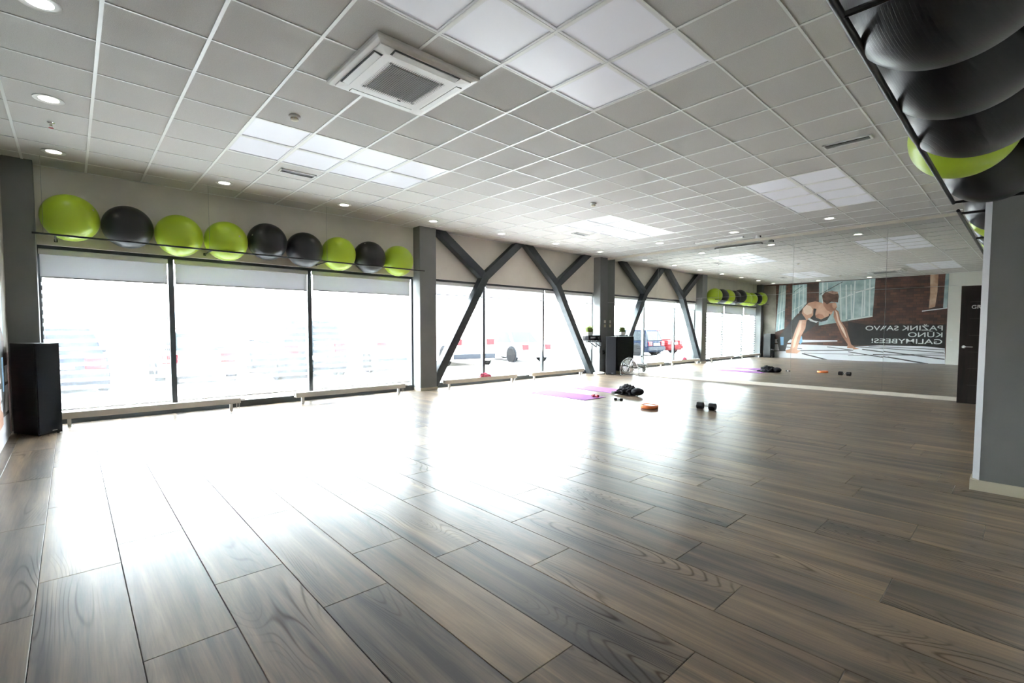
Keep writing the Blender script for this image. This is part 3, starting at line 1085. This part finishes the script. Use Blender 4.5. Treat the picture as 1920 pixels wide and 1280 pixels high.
mural = thing('wall_mural', 'printed wall mural of a woman doing push-ups by brick-framed windows', 'mural', (XL, 0, 0))
mb = brick_material('print_brick', (0.050, 0.026, 0.019), (0.125, 0.052, 0.036), (0.036, 0.024, 0.020), 2.4, tuple(Matrix(((0, 1, 0), (0, 0, 1), (1, 0, 0))).to_euler('XYZ')))
MB().box(0, .004, -1.85, 4.48, 0.0, CEIL).build('backing_sheet', mb, mural)
lay = .004
for nm, mt, P in MURAL:
    P = clip_poly(P, 0.004, CEIL - .004)
    m = MB().prism([(y, z) for y, z in P], .003, lay + .0006, 'x')
    m.build(nm, MM[mt], mural)
    lay += .0003
lay += .0004
for mt, a, b, w in MLINES:
    a, b = Vector(a), Vector(b)
    d = (b - a).normalized()
    n = Vector((-d.y, d.x)) * w / 2
    P = clip_poly([tuple(p) for p in (a + n, b + n, b - n, a - n)], .004, CEIL - .004)
    if len(P) >= 3:
        z = .00715 if (mt == 'dark2' and max(p[1] for p in P) < 1.0) else .0060
        MB().prism(P, .003, z, 'x').build('printed_line', MM[mt], mural)


def text_mesh(s, width, height, depth):
    cu = bpy.data.curves.new('letters', 'FONT')
    cu.body = s
    cu.extrude = depth
    cu.offset = 0.006
    ob = bpy.data.objects.new('letters', cu)
    C.objects.link(ob)
    bpy.context.view_layer.update()
    me = bpy.data.meshes.new_from_object(ob.evaluated_get(bpy.context.evaluated_depsgraph_get()))
    bpy.data.objects.remove(ob)
    bpy.data.curves.remove(cu)
    xs = [v.co.x for v in me.vertices]
    base = 0.0
    # cap height of the built-in font is about 0.70 of its size
    sx = width / (max(xs) - min(xs))
    sy = height / 0.70
    for v in me.vertices:
        v.co = ((v.co.x - min(xs)) * sx, (v.co.y - base) * sy, v.co.z)
    return me


def thicken(me, k):
    bm = bmesh.new()
    bm.from_mesh(me)
    bm.to_mesh(me)
    bm.free()


for s, w, h, z in (('PAŽINK SAVO', 2.20, .185, 1.285), ('KŪNO', 1.02, .185, 1.025), ('GALIMYBES!', 1.98, .185, .765)):
    me = text_mesh(s, w, h, .0018)
    o = link('lettering', me, 'letter_white', mural, (.0095, -1.74, z))
    # local x -> world +Y, local y -> world Z, local z -> world +X
    o.rotation_euler = (PI / 2, 0, PI / 2)
    o['label'] = 'white capitals reading ' + s

t = thing('light_switch', 'white light switch on the wall between mural and door', 'switch', (XL, -1.99, .93))
MB().box(0, .009, -.04, .04, -.04, .04).build('plate', 'white_plastic', t, bevel=.002)
MB().box(.008, .014, -.027, .027, -.027, .027).build('rocker', 'white_plastic', t, bevel=.001)

# ================================================================== OPEN DOOR LEAF by the mirror
dr = thing('door_1', 'dark brown door leaf standing open in front of the mirror', None, (11.30, YR + .02, 0))
dr['kind'] = 'structure'
W_, H_ = .915, 2.065
MB().box(-.02, .02, 0, W_, .008, H_).build('leaf', 'door_wood', dr, bevel=.003)
for z in (.33, .62, .91, 1.20, 1.49, 1.78):
    MB().box(-.0212, -.0195, .10, W_ - .12, z, z + .006).build('inlay_strip', 'door_inlay', dr)
for s in (-1, 1):
    h = MB().lathe([(.001, 0), (.026, 0), (.026, .008), (.001, .009)], 20, axis='x')
    h.v = [(s * (.02 + p[0]), p[1] + W_ - .06, p[2] + 1.0) for p in h.v]
    rose = h.build('handle', 'chrome', dr)
    MB().tube([(s * .028, W_ - .06, 1.0), (s * .065, W_ - .06, 1.0), (s * .068, W_ - .075, 1.0), (s * .068, W_ - .18, 1.0)], .009, 8).build('lever', 'chrome', rose, True)
me = text_mesh('GRUP', .235, .062, .0015)
o = link('lettering', me, 'letter_sign', dr, (-.0225, W_ - .14, 1.665))
o.rotation_euler = (PI / 2, 0, -PI / 2)

# ================================================================== SPEAKERS
def speaker(x, y, rot, w, d, h, label):
    """corner at the origin, front face along +x, depth along +y"""
    t = thing('floor_speaker', label, 'speaker', (x, y, 0), rot, 'tall black floor speakers')
    MB().box(0, w, 0, d, 0.012, h).build('cabinet', 'black_ash', t, bevel=.003)
    MB().box(.008, w - .008, -.012, .001, .03, h - .01).build('grille', 'black_cloth_grille', t, bevel=.003)
    for a in (.03, w - .03):
        for b in (.03, d - .03):
            MB().lathe([(.012, 0), (.014, .013), (.001, .013)], 12, (a, b, 0)).build('foot', 'black_rubber_hex', t)
    MB().box(w * .55, w * .75, -.0135, -.0115, .045, .052).build('badge', 'grey_slat', t)
    return t


sp = speaker(-.543, 3.850, math.atan2(.129, .213), .25, .44, 1.115, 'tall black floor speaker by the near corner column')
sp2 = speaker(11.015, 4.045, math.atan2(-.238, .177),   .285, .50, 1.095, 'tall black floor speaker in front of the mirror column')

# ================================================================== FAN
fan = thing('floor_fan', 'chrome floor fan in front of the mirror beside the far speaker', 'fan', (11.27, 3.42, 0), math.radians(-48))
R0, ZC = .235, .265
m = MB().torus((0, -.06, ZC), R0, .009).torus((0, .05, ZC), R0, .007)
m.build('cage_rim', 'chrome', fan, True)
for dy in (-.075,):
    for k, rr in enumerate((.045, .09, .135, .18, .21)):
        MB().torus((0, dy + .01 * (k / 5), ZC), rr, .0022, n=28, m=6).build('guard_ring', 'chrome', fan, True)
for k in range(16):
    a = 2 * PI * k / 16
    c_, s_ = math.cos(a), math.sin(a)
    MB().tube([(.04 * c_, -.078, ZC + .04 * s_), (R0 * c_, -.062, ZC + R0 * s_)], .0018, 5).build('guard_spoke', 'chrome', fan)
    MB().tube([(R0 * c_, -.06, ZC + R0 * s_), (R0 * c_, .05, ZC + R0 * s_), (.07 * c_, .085, ZC + .07 * s_)], .0018, 5).build('guard_spoke', 'chrome', fan)
for k in range(4):
    a0 = 2 * PI * k / 4 + .5
    prof = []
    for rr, half in ((.04, .35), (.10, .50), (.17, .50), (.20, .36)):
        prof.append([(rr, a0 - half, .028), (rr, a0 + half, -.028)])
    vs, fs = [], []
    for (a, b) in prof:
        for q in range(6):
            tt = q / 5
            an = a[1] + (b[1] - a[1]) * tt
            vs.append((a[0] * math.cos(an), -.01 + a[2] + (b[2] - a[2]) * tt, ZC + a[0] * math.sin(an)))
    nv = len(vs)
    vs += [(x, y + .003, z) for x, y, z in vs]
    for i in range(3):
        for q in range(5):
            a, b, c, d = i * 6 + q, i * 6 + q + 1, (i + 1) * 6 + q + 1, (i + 1) * 6 + q
            fs += [(a, b, c, d), (d + nv, c + nv, b + nv, a + nv)]
    MB().add(vs, fs).build('blade', 'chrome', fan, True)
MB().lathe([(.001, -.085), (.04, -.08), (.045, -.02), (.03, 0), (.055, .06), (.06, .13), (.045, .16), (.001, .162)], 24, (0, 0, ZC), 'y').build('motor', 'chrome', fan, True)
for s in (-1, 1):
    MB().tube([(s * .255, .02, ZC), (s * .258, .02, .12), (s * .25, -.02, .03), (s * .25, -.12, .010)], .010, 8).build('stand_leg', 'chrome', fan, True)
    MB().tube([(s * .25, -.02, .03), (s * .25, .16, .010)], .010, 8).build('stand_leg', 'chrome', fan, True)
    MB().lathe([(.001, 0), (.02, 0), (.022, .012), (.001, .02)], 14, (s * .262, .02, ZC), 'x').build('tilt_knob', 'black_metal', fan, True)
MB().tube([(-.25, .15, .011), (.25, .15, .011)], .009, 8).build('cross_bar', 'chrome', fan, True)
MB().box(-.03, .03, .03, .07, ZC + R0 - .005, ZC + R0 + .03).build('carry_handle', 'black_metal', fan, bevel=.006)

# round white disc on the floor by the column
t = thing('floor_disc', 'round white plastic disc lying at the foot of the mirror column', 'disc', (11.03, 4.30, 0))
MB().lathe([(.001, 0), (.15, 0), (.168, .012), (.168, .045), (.15, .058), (.001, .060)], 40).build('body', 'white_plastic', t, True)
MB().lathe([(.09, .058), (.11, .062), (.12, .059)], 32).build('top_ring', 'cream_plastic', t, True)
MB().lathe([(.001, .059), (.03, .064), (.001, .066)], 20).build('button', 'grey_slat', t, True)

# ================================================================== SHELF, PLAYER AND PLANT on the mirror column
sh = thing('wall_shelf', 'black wall shelf on the side of the mirror column', 'shelf', (11.26, 4.50, .95))
MB().box(-.68, 0, -.13, .12, -.012, .012).build('board', 'shelf_black', sh, bevel=.003)
for y in (-.09, .08):
    MB().prism([(-.36, -.012), (-.33, -.012), (-.015, -.15), (-.015, -.012), (0, -.012), (0, -.18), (-.015, -.18)], y - .009, y + .009, 'y').build('bracket', 'black_metal', sh)
pl = thing('media_player', 'glossy black media player on the wall shelf', 'media player', (10.93, 4.49, .962))
MB().box(-.30, .29, -.11, .11, .010, .165).build('case', 'shelf_black', pl, bevel=.012, seg=2)
for x in (-.25, .25):
    for y in (-.08, .08):
        MB().lathe([(.012, 0), (.012, .012), (.001, .012)], 10, (x, y, 0)).build('foot', 'black_rubber_hex', pl)
MB().box(-.20, .02, -.113, -.108, .08, .125).build('display', 'grey_slat', pl)
MB().lathe([(.022, -.125), (.020, -.108), (.001, -.108)], 18, (.16, 0, .09), 'y').build('volume_knob', 'chrome', pl)
pt = thing('potted_grass', 'tuft of green grass in a white pot on the media player', 'potted plant', (10.80, 4.49, 1.128))
MB().loft([[(-.10, -.05, 0), (.10, -.05, 0), (.10, .05, 0), (-.10, .05, 0)], [(-.125, -.062, .095), (.125, -.062, .095), (.125, .062, .095), (-.125, .062, .095)]]).build('pot', 'white_plastic', pt, bevel=.004)
m = MB()
for k in range(420):
    x, y = random.uniform(-.115, .115), random.uniform(-.052, .052)
    dx, dy = random.gauss(x * .25, .03), random.gauss(0, .025)
    hgt = random.uniform(.12, .23)
    w = .005
    a = random.uniform(0, PI)
    wx, wy = w * math.cos(a), w * math.sin(a)
    m.add([(x - wx, y - wy, .085), (x + wx, y + wy, .085), (x + dx * .4 + wx * .7, y + dy * .4 + wy * .7, .085 + hgt * .55),
           (x + dx * .4 - wx * .7, y + dy * .4 - wy * .7, .085 + hgt * .55), (x + dx, y + dy, .085 + hgt)], [(0, 1, 2, 3), (3, 2, 4)])
g = m.build('grass_blades', 'leaf', pt)
g['kind'] = 'stuff'
t = tag(MB().tube([(11.10, 4.355, 1.0), (11.10, 4.350, .90), (11.14, 4.38, .70), (11.20, 4.42, .62), (11.30, 4.425, .58), (11.40, 4.43, .60), (11.43, 4.438, .625)], .006, 8).build('power_cable', 'cable', smooth=True),
        'grey power cable looping from the wall shelf to the black socket', 'cable')


def switch(x, z, mt, label, cat='switch'):
    t = thing('wall_switch', label, cat, (x, 4.45, z), group='switch plates on the mirror column')
    MB().box(-.042, .042, -.010, 0, -.042, .042).build('plate', mt, t, bevel=.002)
    MB().box(-.028, .028, -.016, -.009, -.028, .028).build('rocker', mt, t, bevel=.0015)


switch(11.49, 1.53, 'white_plastic', 'upper white switch on the mirror column')
switch(11.49, 1.405, 'cream_plastic', 'lower cream switch on the mirror column')
t = thing('wall_socket', 'black wall socket low on the mirror column', 'socket', (11.44, 4.45, .615))
MB().box(-.045, .045, -.012, 0, -.06, .06).build('plate', 'black_metal', t, bevel=.002)
MB().box(-.025, .025, -.045, -.010, -.025, .025).build('plug', 'black_rubber_hex', t, bevel=.004)

# ================================================================== THINGS ON THE FLOOR


def yoga_mat(x0, x1, y0, y1, rot, label):
    t = thing('exercise_mat', label, 'mat', ((x0 + x1) / 2, (y0 + y1) / 2, 0), rot, 'pink exercise mats')
    a, b = (x1 - x0) / 2, (y1 - y0) / 2
    nx, ny = 8, 18
    vs = []
    for j in range(ny + 1):
        for i in range(nx + 1):
            x, y = -a + 2 * a * i / nx, -b + 2 * b * j / ny
            lift = .004 * max(0, (abs(y) / b - .86) / .14) ** 2
            vs.append((x, y, .006 + lift))
    nv = len(vs)
    vs += [(x, y, max(0.0003, z - .006)) for x, y, z in vs]
    fs = []
    W1 = nx + 1
    for j in range(ny):
        for i in range(nx):
            p = j * W1 + i
            fs += [(p, p + 1, p + 1 + W1, p + W1), (p + nv + W1, p + nv + 1 + W1, p + nv + 1, p + nv)]
    for i in range(nx):
        fs += [(i + 1, i, i + nv, i + 1 + nv), (ny * W1 + i, ny * W1 + i + 1, ny * W1 + i + 1 + nv, ny * W1 + i + nv)]
    for j in range(ny):
        fs += [(j * W1, (j + 1) * W1, (j + 1) * W1 + nv, j * W1 + nv), ((j + 1) * W1 + nx, j * W1 + nx, j * W1 + nx + nv, (j + 1) * W1 + nx + nv)]
    MB().add(vs, fs).build('foam_sheet', 'mat_pink', t)


yoga_mat(6.62, 7.25, 1.27, 2.73, 0.0, 'pink exercise mat with a small red dumbbell on it')
yoga_mat(7.835, 8.44, 1.22, 2.60, math.radians(-2), 'pink exercise mat partly under the black clothes')


def lump(name, label, cat, loc, rx, ry, rz_, mat, seed, extra=()):
    """crumpled cloth: a dense sheet heaped over a core, folded by layered noise"""
    from mathutils import noise as nz
    t = thing(name, label, cat, loc)
    vs, fs = [], []
    nu, nv = 64, 28
    for j in range(nv + 1):
        ph = (j / nv) * PI / 2
        for i in range(nu):
            th = 2 * PI * i / nu
            d = Vector((math.cos(th) * math.cos(ph), math.sin(th) * math.cos(ph), math.sin(ph)))
            k = 1 + .30 * nz.noise(d * 1.7 + Vector((seed, 0, 0))) + .20 * nz.noise(d * 4.3 + Vector((0, seed, 0))) + .08 * abs(nz.noise(d * 9 + Vector((0, 0, seed))))
            z = max(0.001, d.z * rz_ * k)
            vs.append((d.x * rx * k, d.y * ry * k, z))
    for j in range(nv):
        for i in range(nu):
            i2 = (i + 1) % nu
            fs.append((j * nu + i, j * nu + i2, (j + 1) * nu + i2, (j + 1) * nu + i))
    fs.append(tuple(range(nu)))
    MB().add(vs, fs).build('crumpled_fabric', mat, t, True)
    for (nm, m2, mt) in extra:
        m2.build(nm, mt, t, True)
    return t


e1 = MB().sphere((0, 0, 0), 1, 28, 16)
e1.v = [(.13 * x - .03, .12 * y - .24, .075 * z + .075) for x, y, z in e1.v]
e2 = MB().tube([(-.12, .08, .05), (-.16, .18, .03), (-.10, .30, .015), (-.05, .34, .012)], [.03, .028, .024, .015], 8)
lump('sports_clothes', 'crumpled black clothes heaped at the end of the pink mat', 'clothes', (7.87, 1.20, .011), .17, .21, .17, 'black_textile', 3.1,
     (('rolled_garment', e1, 'black_textile'), ('sleeve', e2, 'black_textile')))
lump('towel', 'crumpled pink towel on the radiator right of the grey column', 'towel', (6.86, 4.44, .187), .17, .05, .085, 'pink_cloth', 8.4)


def dumbbell(name, label, x, y, rot, ln, r, mh, mg, hexa=True):
    t = thing(name, label, 'dumbbell', (x, y, 0), rot)
    n = 6 if hexa else 18
    for s in (-1, 1):
        a, b = s * ln / 2, s * (ln / 2 - .36 * ln)
        pr = [(r * .80, a), (r, a - s * .012), (r, b + s * .012), (r * .80, b)]
        rings = []
        for rr, h in pr:
            rings.append([(rr * math.cos(2 * PI * k / n + PI / 6 * 0) , h, r * math.cos(PI / n) + rr * math.sin(2 * PI * k / n)) for k in range(n)])
        MB().loft(rings).build('head', mh, t, bevel=.004)
    pf = [(.010, -ln * .16), (.014, -ln * .08), (.0165, 0), (.014, ln * .08), (.010, ln * .16)]
    MB().lathe(pf, 14, (0, 0, r * math.cos(PI / n)), 'y').build('handle', mg, t, True)


dumbbell('dumbbell', 'black hexagonal dumbbell with a chrome handle on the open floor', 7.335, -.65, math.radians(4), .31, .062, 'black_rubber_hex', 'chrome')
dumbbell('hand_weight', 'small red dumbbell on the corner of the pink mat', 7.07, 1.39, math.radians(-8), .17, .028, 'red_plastic', 'red_plastic', False)
bpy.data.objects['hand_weight'].location.z = .0075
dumbbell('grip_trainer', 'tiny black and white hand weight lying between mat and orange disc', 7.10, .89, math.radians(25), .16, .020, 'black_rubber_hex', 'white_plastic', False)

t = thing('weight_disc', 'orange rimmed disc with a white top lying on the floor', 'disc', (6.76, .04, 0), math.radians(-40))
MB().lathe([(.10, 0), (.138, .002), (.143, .010), (.143, .048), (.138, .055), (.128, .056), (.125, .040), (.10, .04)], 48).build('rim', 'orange', t, True)
MB().lathe([(.001, .004), (.126, .004), (.126, .044), (.06, .050), (.001, .050)], 40).build('top', 'white_plastic', t, True)
for s in (-1, 1):
    MB().box(s * .075 - .035, s * .075 + .035, -.012, .012, .048, .054).build('grip_slot', 'black_rubber_hex', t, bevel=.003)

t = thing('dry_leaf', 'tiny dark leaf lying on the near floor planks', 'leaf', (.305, .375, .001), .6)
MB().add([(-.018, 0, .001), (0, -.008, .003), (.02, 0, .006), (0, .009, .002), (-.018, 0, .000), (0, -.008, .002), (.02, 0, .005), (0, .009, .001)],
         [(0, 1, 2, 3), (7, 6, 5, 4), (0, 4, 5, 1), (1, 5, 6, 2), (2, 6, 7, 3), (3, 7, 4, 0)]).build('blade', 'black_metal', t)
MB().tube([(.02, 0, .005), (.034, .004, .009)], .0012, 5).build('stalk', 'black_metal', t)

# ================================================================== OUTSIDE
GZ = -0.16
struct(MB().box(-60, 80, YW + .31, 75, GZ - .2, GZ).build('ground', 'pavement'), 'pale car park outside the windows')
kerb = struct(MB().box(-30, 50, YW + .30, 6.2, GZ, -.04).build('kerb', 'pavement', bevel=.02), 'raised pale pavement under the windows')
bd = thing('brick_building', 'long pale brick building across the car park', 'building', (0, 46, GZ))
MB().box(-45, 60, 0, 8, 0, 4.6).build('wall', 'brick_far', bd)
MB().box(-45.2, 60.2, -.3, 8.2, 4.6, 4.9).build('roof_edge', 'render_wall', bd)
wm = MB().box(-1.1, 1.1, -.06, .1, 0, 1.5).mesh('window')
wm.materials.append(M['far_glass'])
for i in range(20):
    link('window', wm, None, bd, (-36 + i * 4.6, 0, 1.7))

CARP = {k: plain('car_paint_' + k, c, r, m_, spec=.02) for k, (c, r, m_) in dict(
    blue=((.005, .008, .016), .6, 0), silver=((.50, .52, .54), .3, .6), grey=((.018, .021, .025), .6, 0),
    white=((.78, .78, .78), .3, 0), red=((.05, .004, .005), .6, 0), cream=((.66, .62, .54), .35, 0)).items()}


def car(x, y, rot, paint, kind, label):
    """rear at local y=0 facing -y"""
    t = thing('parked_car', label, 'car', (x, y, GZ), rot, 'cars parked outside the windows')
    P = CARP[paint]
    W, Hc, Lc = {'hatch': (1.70, 1.46, 3.75), 'sedan': (1.76, 1.44, 4.5), 'suv': (1.86, 1.76, 4.6), 'van': (1.95, 2.25, 4.9)}[kind]
    bl = {'suv': 1.02, 'van': 1.10}.get(kind, .82)
    w = W / 2
    prof = [(.05, .22), (0, .42), (.02, bl - .1), (.10, bl), (Lc - 1.1, bl + .02), (Lc - .25, bl - .14), (Lc, bl - .34), (Lc, .40), (Lc - .08, .22)]
    rings = []
    for xx, s in ((-w, .94), (-w + .06, 1), (w - .06, 1), (w, .94)):
        rings.append([(xx, Lc / 2 + (py - Lc / 2) * s, .55 + (pz - .55) * s) for py, pz in prof])
    MB().loft(rings).build('body', P, t, True, bevel=.012)
    r0 = .12 if kind != 'sedan' else .75
    base = [(-w + .06, r0, bl), (w - .06, r0, bl), (w - .06, Lc - 1.0, bl), (-w + .06, Lc - 1.0, bl)]
    tw = w - (.24 if kind != 'van' else .10)
    ry = r0 + (.22 if kind != 'sedan' else .5)
    fy = Lc - (1.95 if kind != 'van' else 1.5)
    top = [(-tw, ry, Hc - .05), (tw, ry, Hc - .05), (tw, fy, Hc - .05), (-tw, fy, Hc - .05)]
    MB().loft([base, top]).build('cabin', P, t, bevel=.03)
    MB().loft([[(p[0] * .98, p[1] + (.03 if i < 2 else -.03), Hc - .06) for i, p in enumerate(top)], [(p[0] * .9, p[1] + (.12 if i < 2 else -.12), Hc) for i, p in enumerate(top)]]).build('roof', P, t, bevel=.012)

    def pane(name, quad, push):
        q = [Vector(p) for p in quad]
        c = sum(q, Vector()) / 4
        n = (q[1] - q[0]).cross(q[3] - q[0]).normalized()
        if n.dot(c - Vector((0, Lc / 2, bl))) < 0:
            n = -n
        a = [c + (p - c) * .86 for p in q]
        MB().loft([[tuple(p - n * .01) for p in a], [tuple(p + n * push) for p in a]]).build(name, 'car_glass', t)
    if kind != 'van':
        pane('rear_window', (base[0], base[1], top[1], top[0]), .008)
    pane('windscreen', (base[3], base[2], top[2], top[3]), .008)
    for s, (a, b, c, d) in () if kind == 'van' else ((1, (base[1], base[2], top[2], top[1])), (-1, (base[0], base[3], top[3], top[0]))):
        mid = lambda p, q, k: tuple(Vector(p) * (1 - k) + Vector(q) * k)
        pane('side_window', (a, mid(a, b, .48), mid(d, c, .48), d), .008)
        pane('side_window', (mid(a, b, .52), b, c, mid(d, c, .52)), .008)
    wr = .32 if kind not in ('suv', 'van') else .37
    for s in (-1, 1):
        for yy in (.72, Lc - .82):
            MB().lathe([(.001, 0), (wr + .07, 0), (wr + .07, .02), (.001, .02)], 28, (s * (w - .012) - (.02 if s < 0 else 0) + (.012 * s if s > 0 else 0), yy, wr + .02), 'x').build('wheel_arch', 'bumper', t)
            cx_ = s * (w - .09)
            wh = MB().lathe([(wr - .10, -.105), (wr - .02, -.105), (wr, -.07), (wr, .07), (wr - .02, .105), (wr - .10, .105)], 28, (cx_ + s * .03, yy, wr), 'x').build('wheel', 'tyre', t, True)
            m = MB().lathe([(.001, -.08), (wr - .09, -.095), (wr - .09, .095), (.001, .08)], 20, (cx_ + s * .03, yy, wr), 'x')
            m.build('hub', 'alloy', wh, True)
    for s in (-1, 1):
        z0, z1 = (bl - .26, bl - .02) if kind != 'suv' else (bl - .30, bl + .02)
        MB().box(s * (w - .24) - .17, s * (w - .24) + .17, -.012, .07, z0, z1).build('tail_light', 'tail_red', t, bevel=.012)
    MB().box(-w + .05, w - .05, -.07, .10, .30, .50).build('bumper', 'bumper' if kind != 'sedan' else P, t, bevel=.025)
    MB().box(-.27, .27, -.022, .02, .58, .70).build('number_plate', 'plate', t)
    for s in (-1, 1):
        MB().box(s * (w + .06) - .07, s * (w + .06) + .07, Lc - 1.45, Lc - 1.32, bl + .02, bl + .16).build('door_mirror', P, t, bevel=.02)
    return t


car(-0.45, 9.9, math.radians(2), 'blue', 'hatch', 'dark blue hatchback behind the blind nearest the speaker')
car(2.25, 10.6, math.radians(-3), 'silver', 'sedan', 'silver car with wide red tail lights behind the middle blind')
car(4.95, 9.7, math.radians(-2), 'grey', 'suv', 'grey car behind the blind left of the grey column')
car(8.0, 10.2, math.radians(-6), 'white', 'van', 'white van partly hidden by the grey column')
car(11.4, 10.6, math.radians(-8), 'cream', 'van', 'pale van seen between the two steel braces')
car(14.9, 10.6, math.radians(-6), 'silver', 'sedan', 'silver car farthest along the row outside')
car(-3.4, 10.4, math.radians(3), 'red', 'sedan', 'red car at the near end of the row, seen only in the mirror')
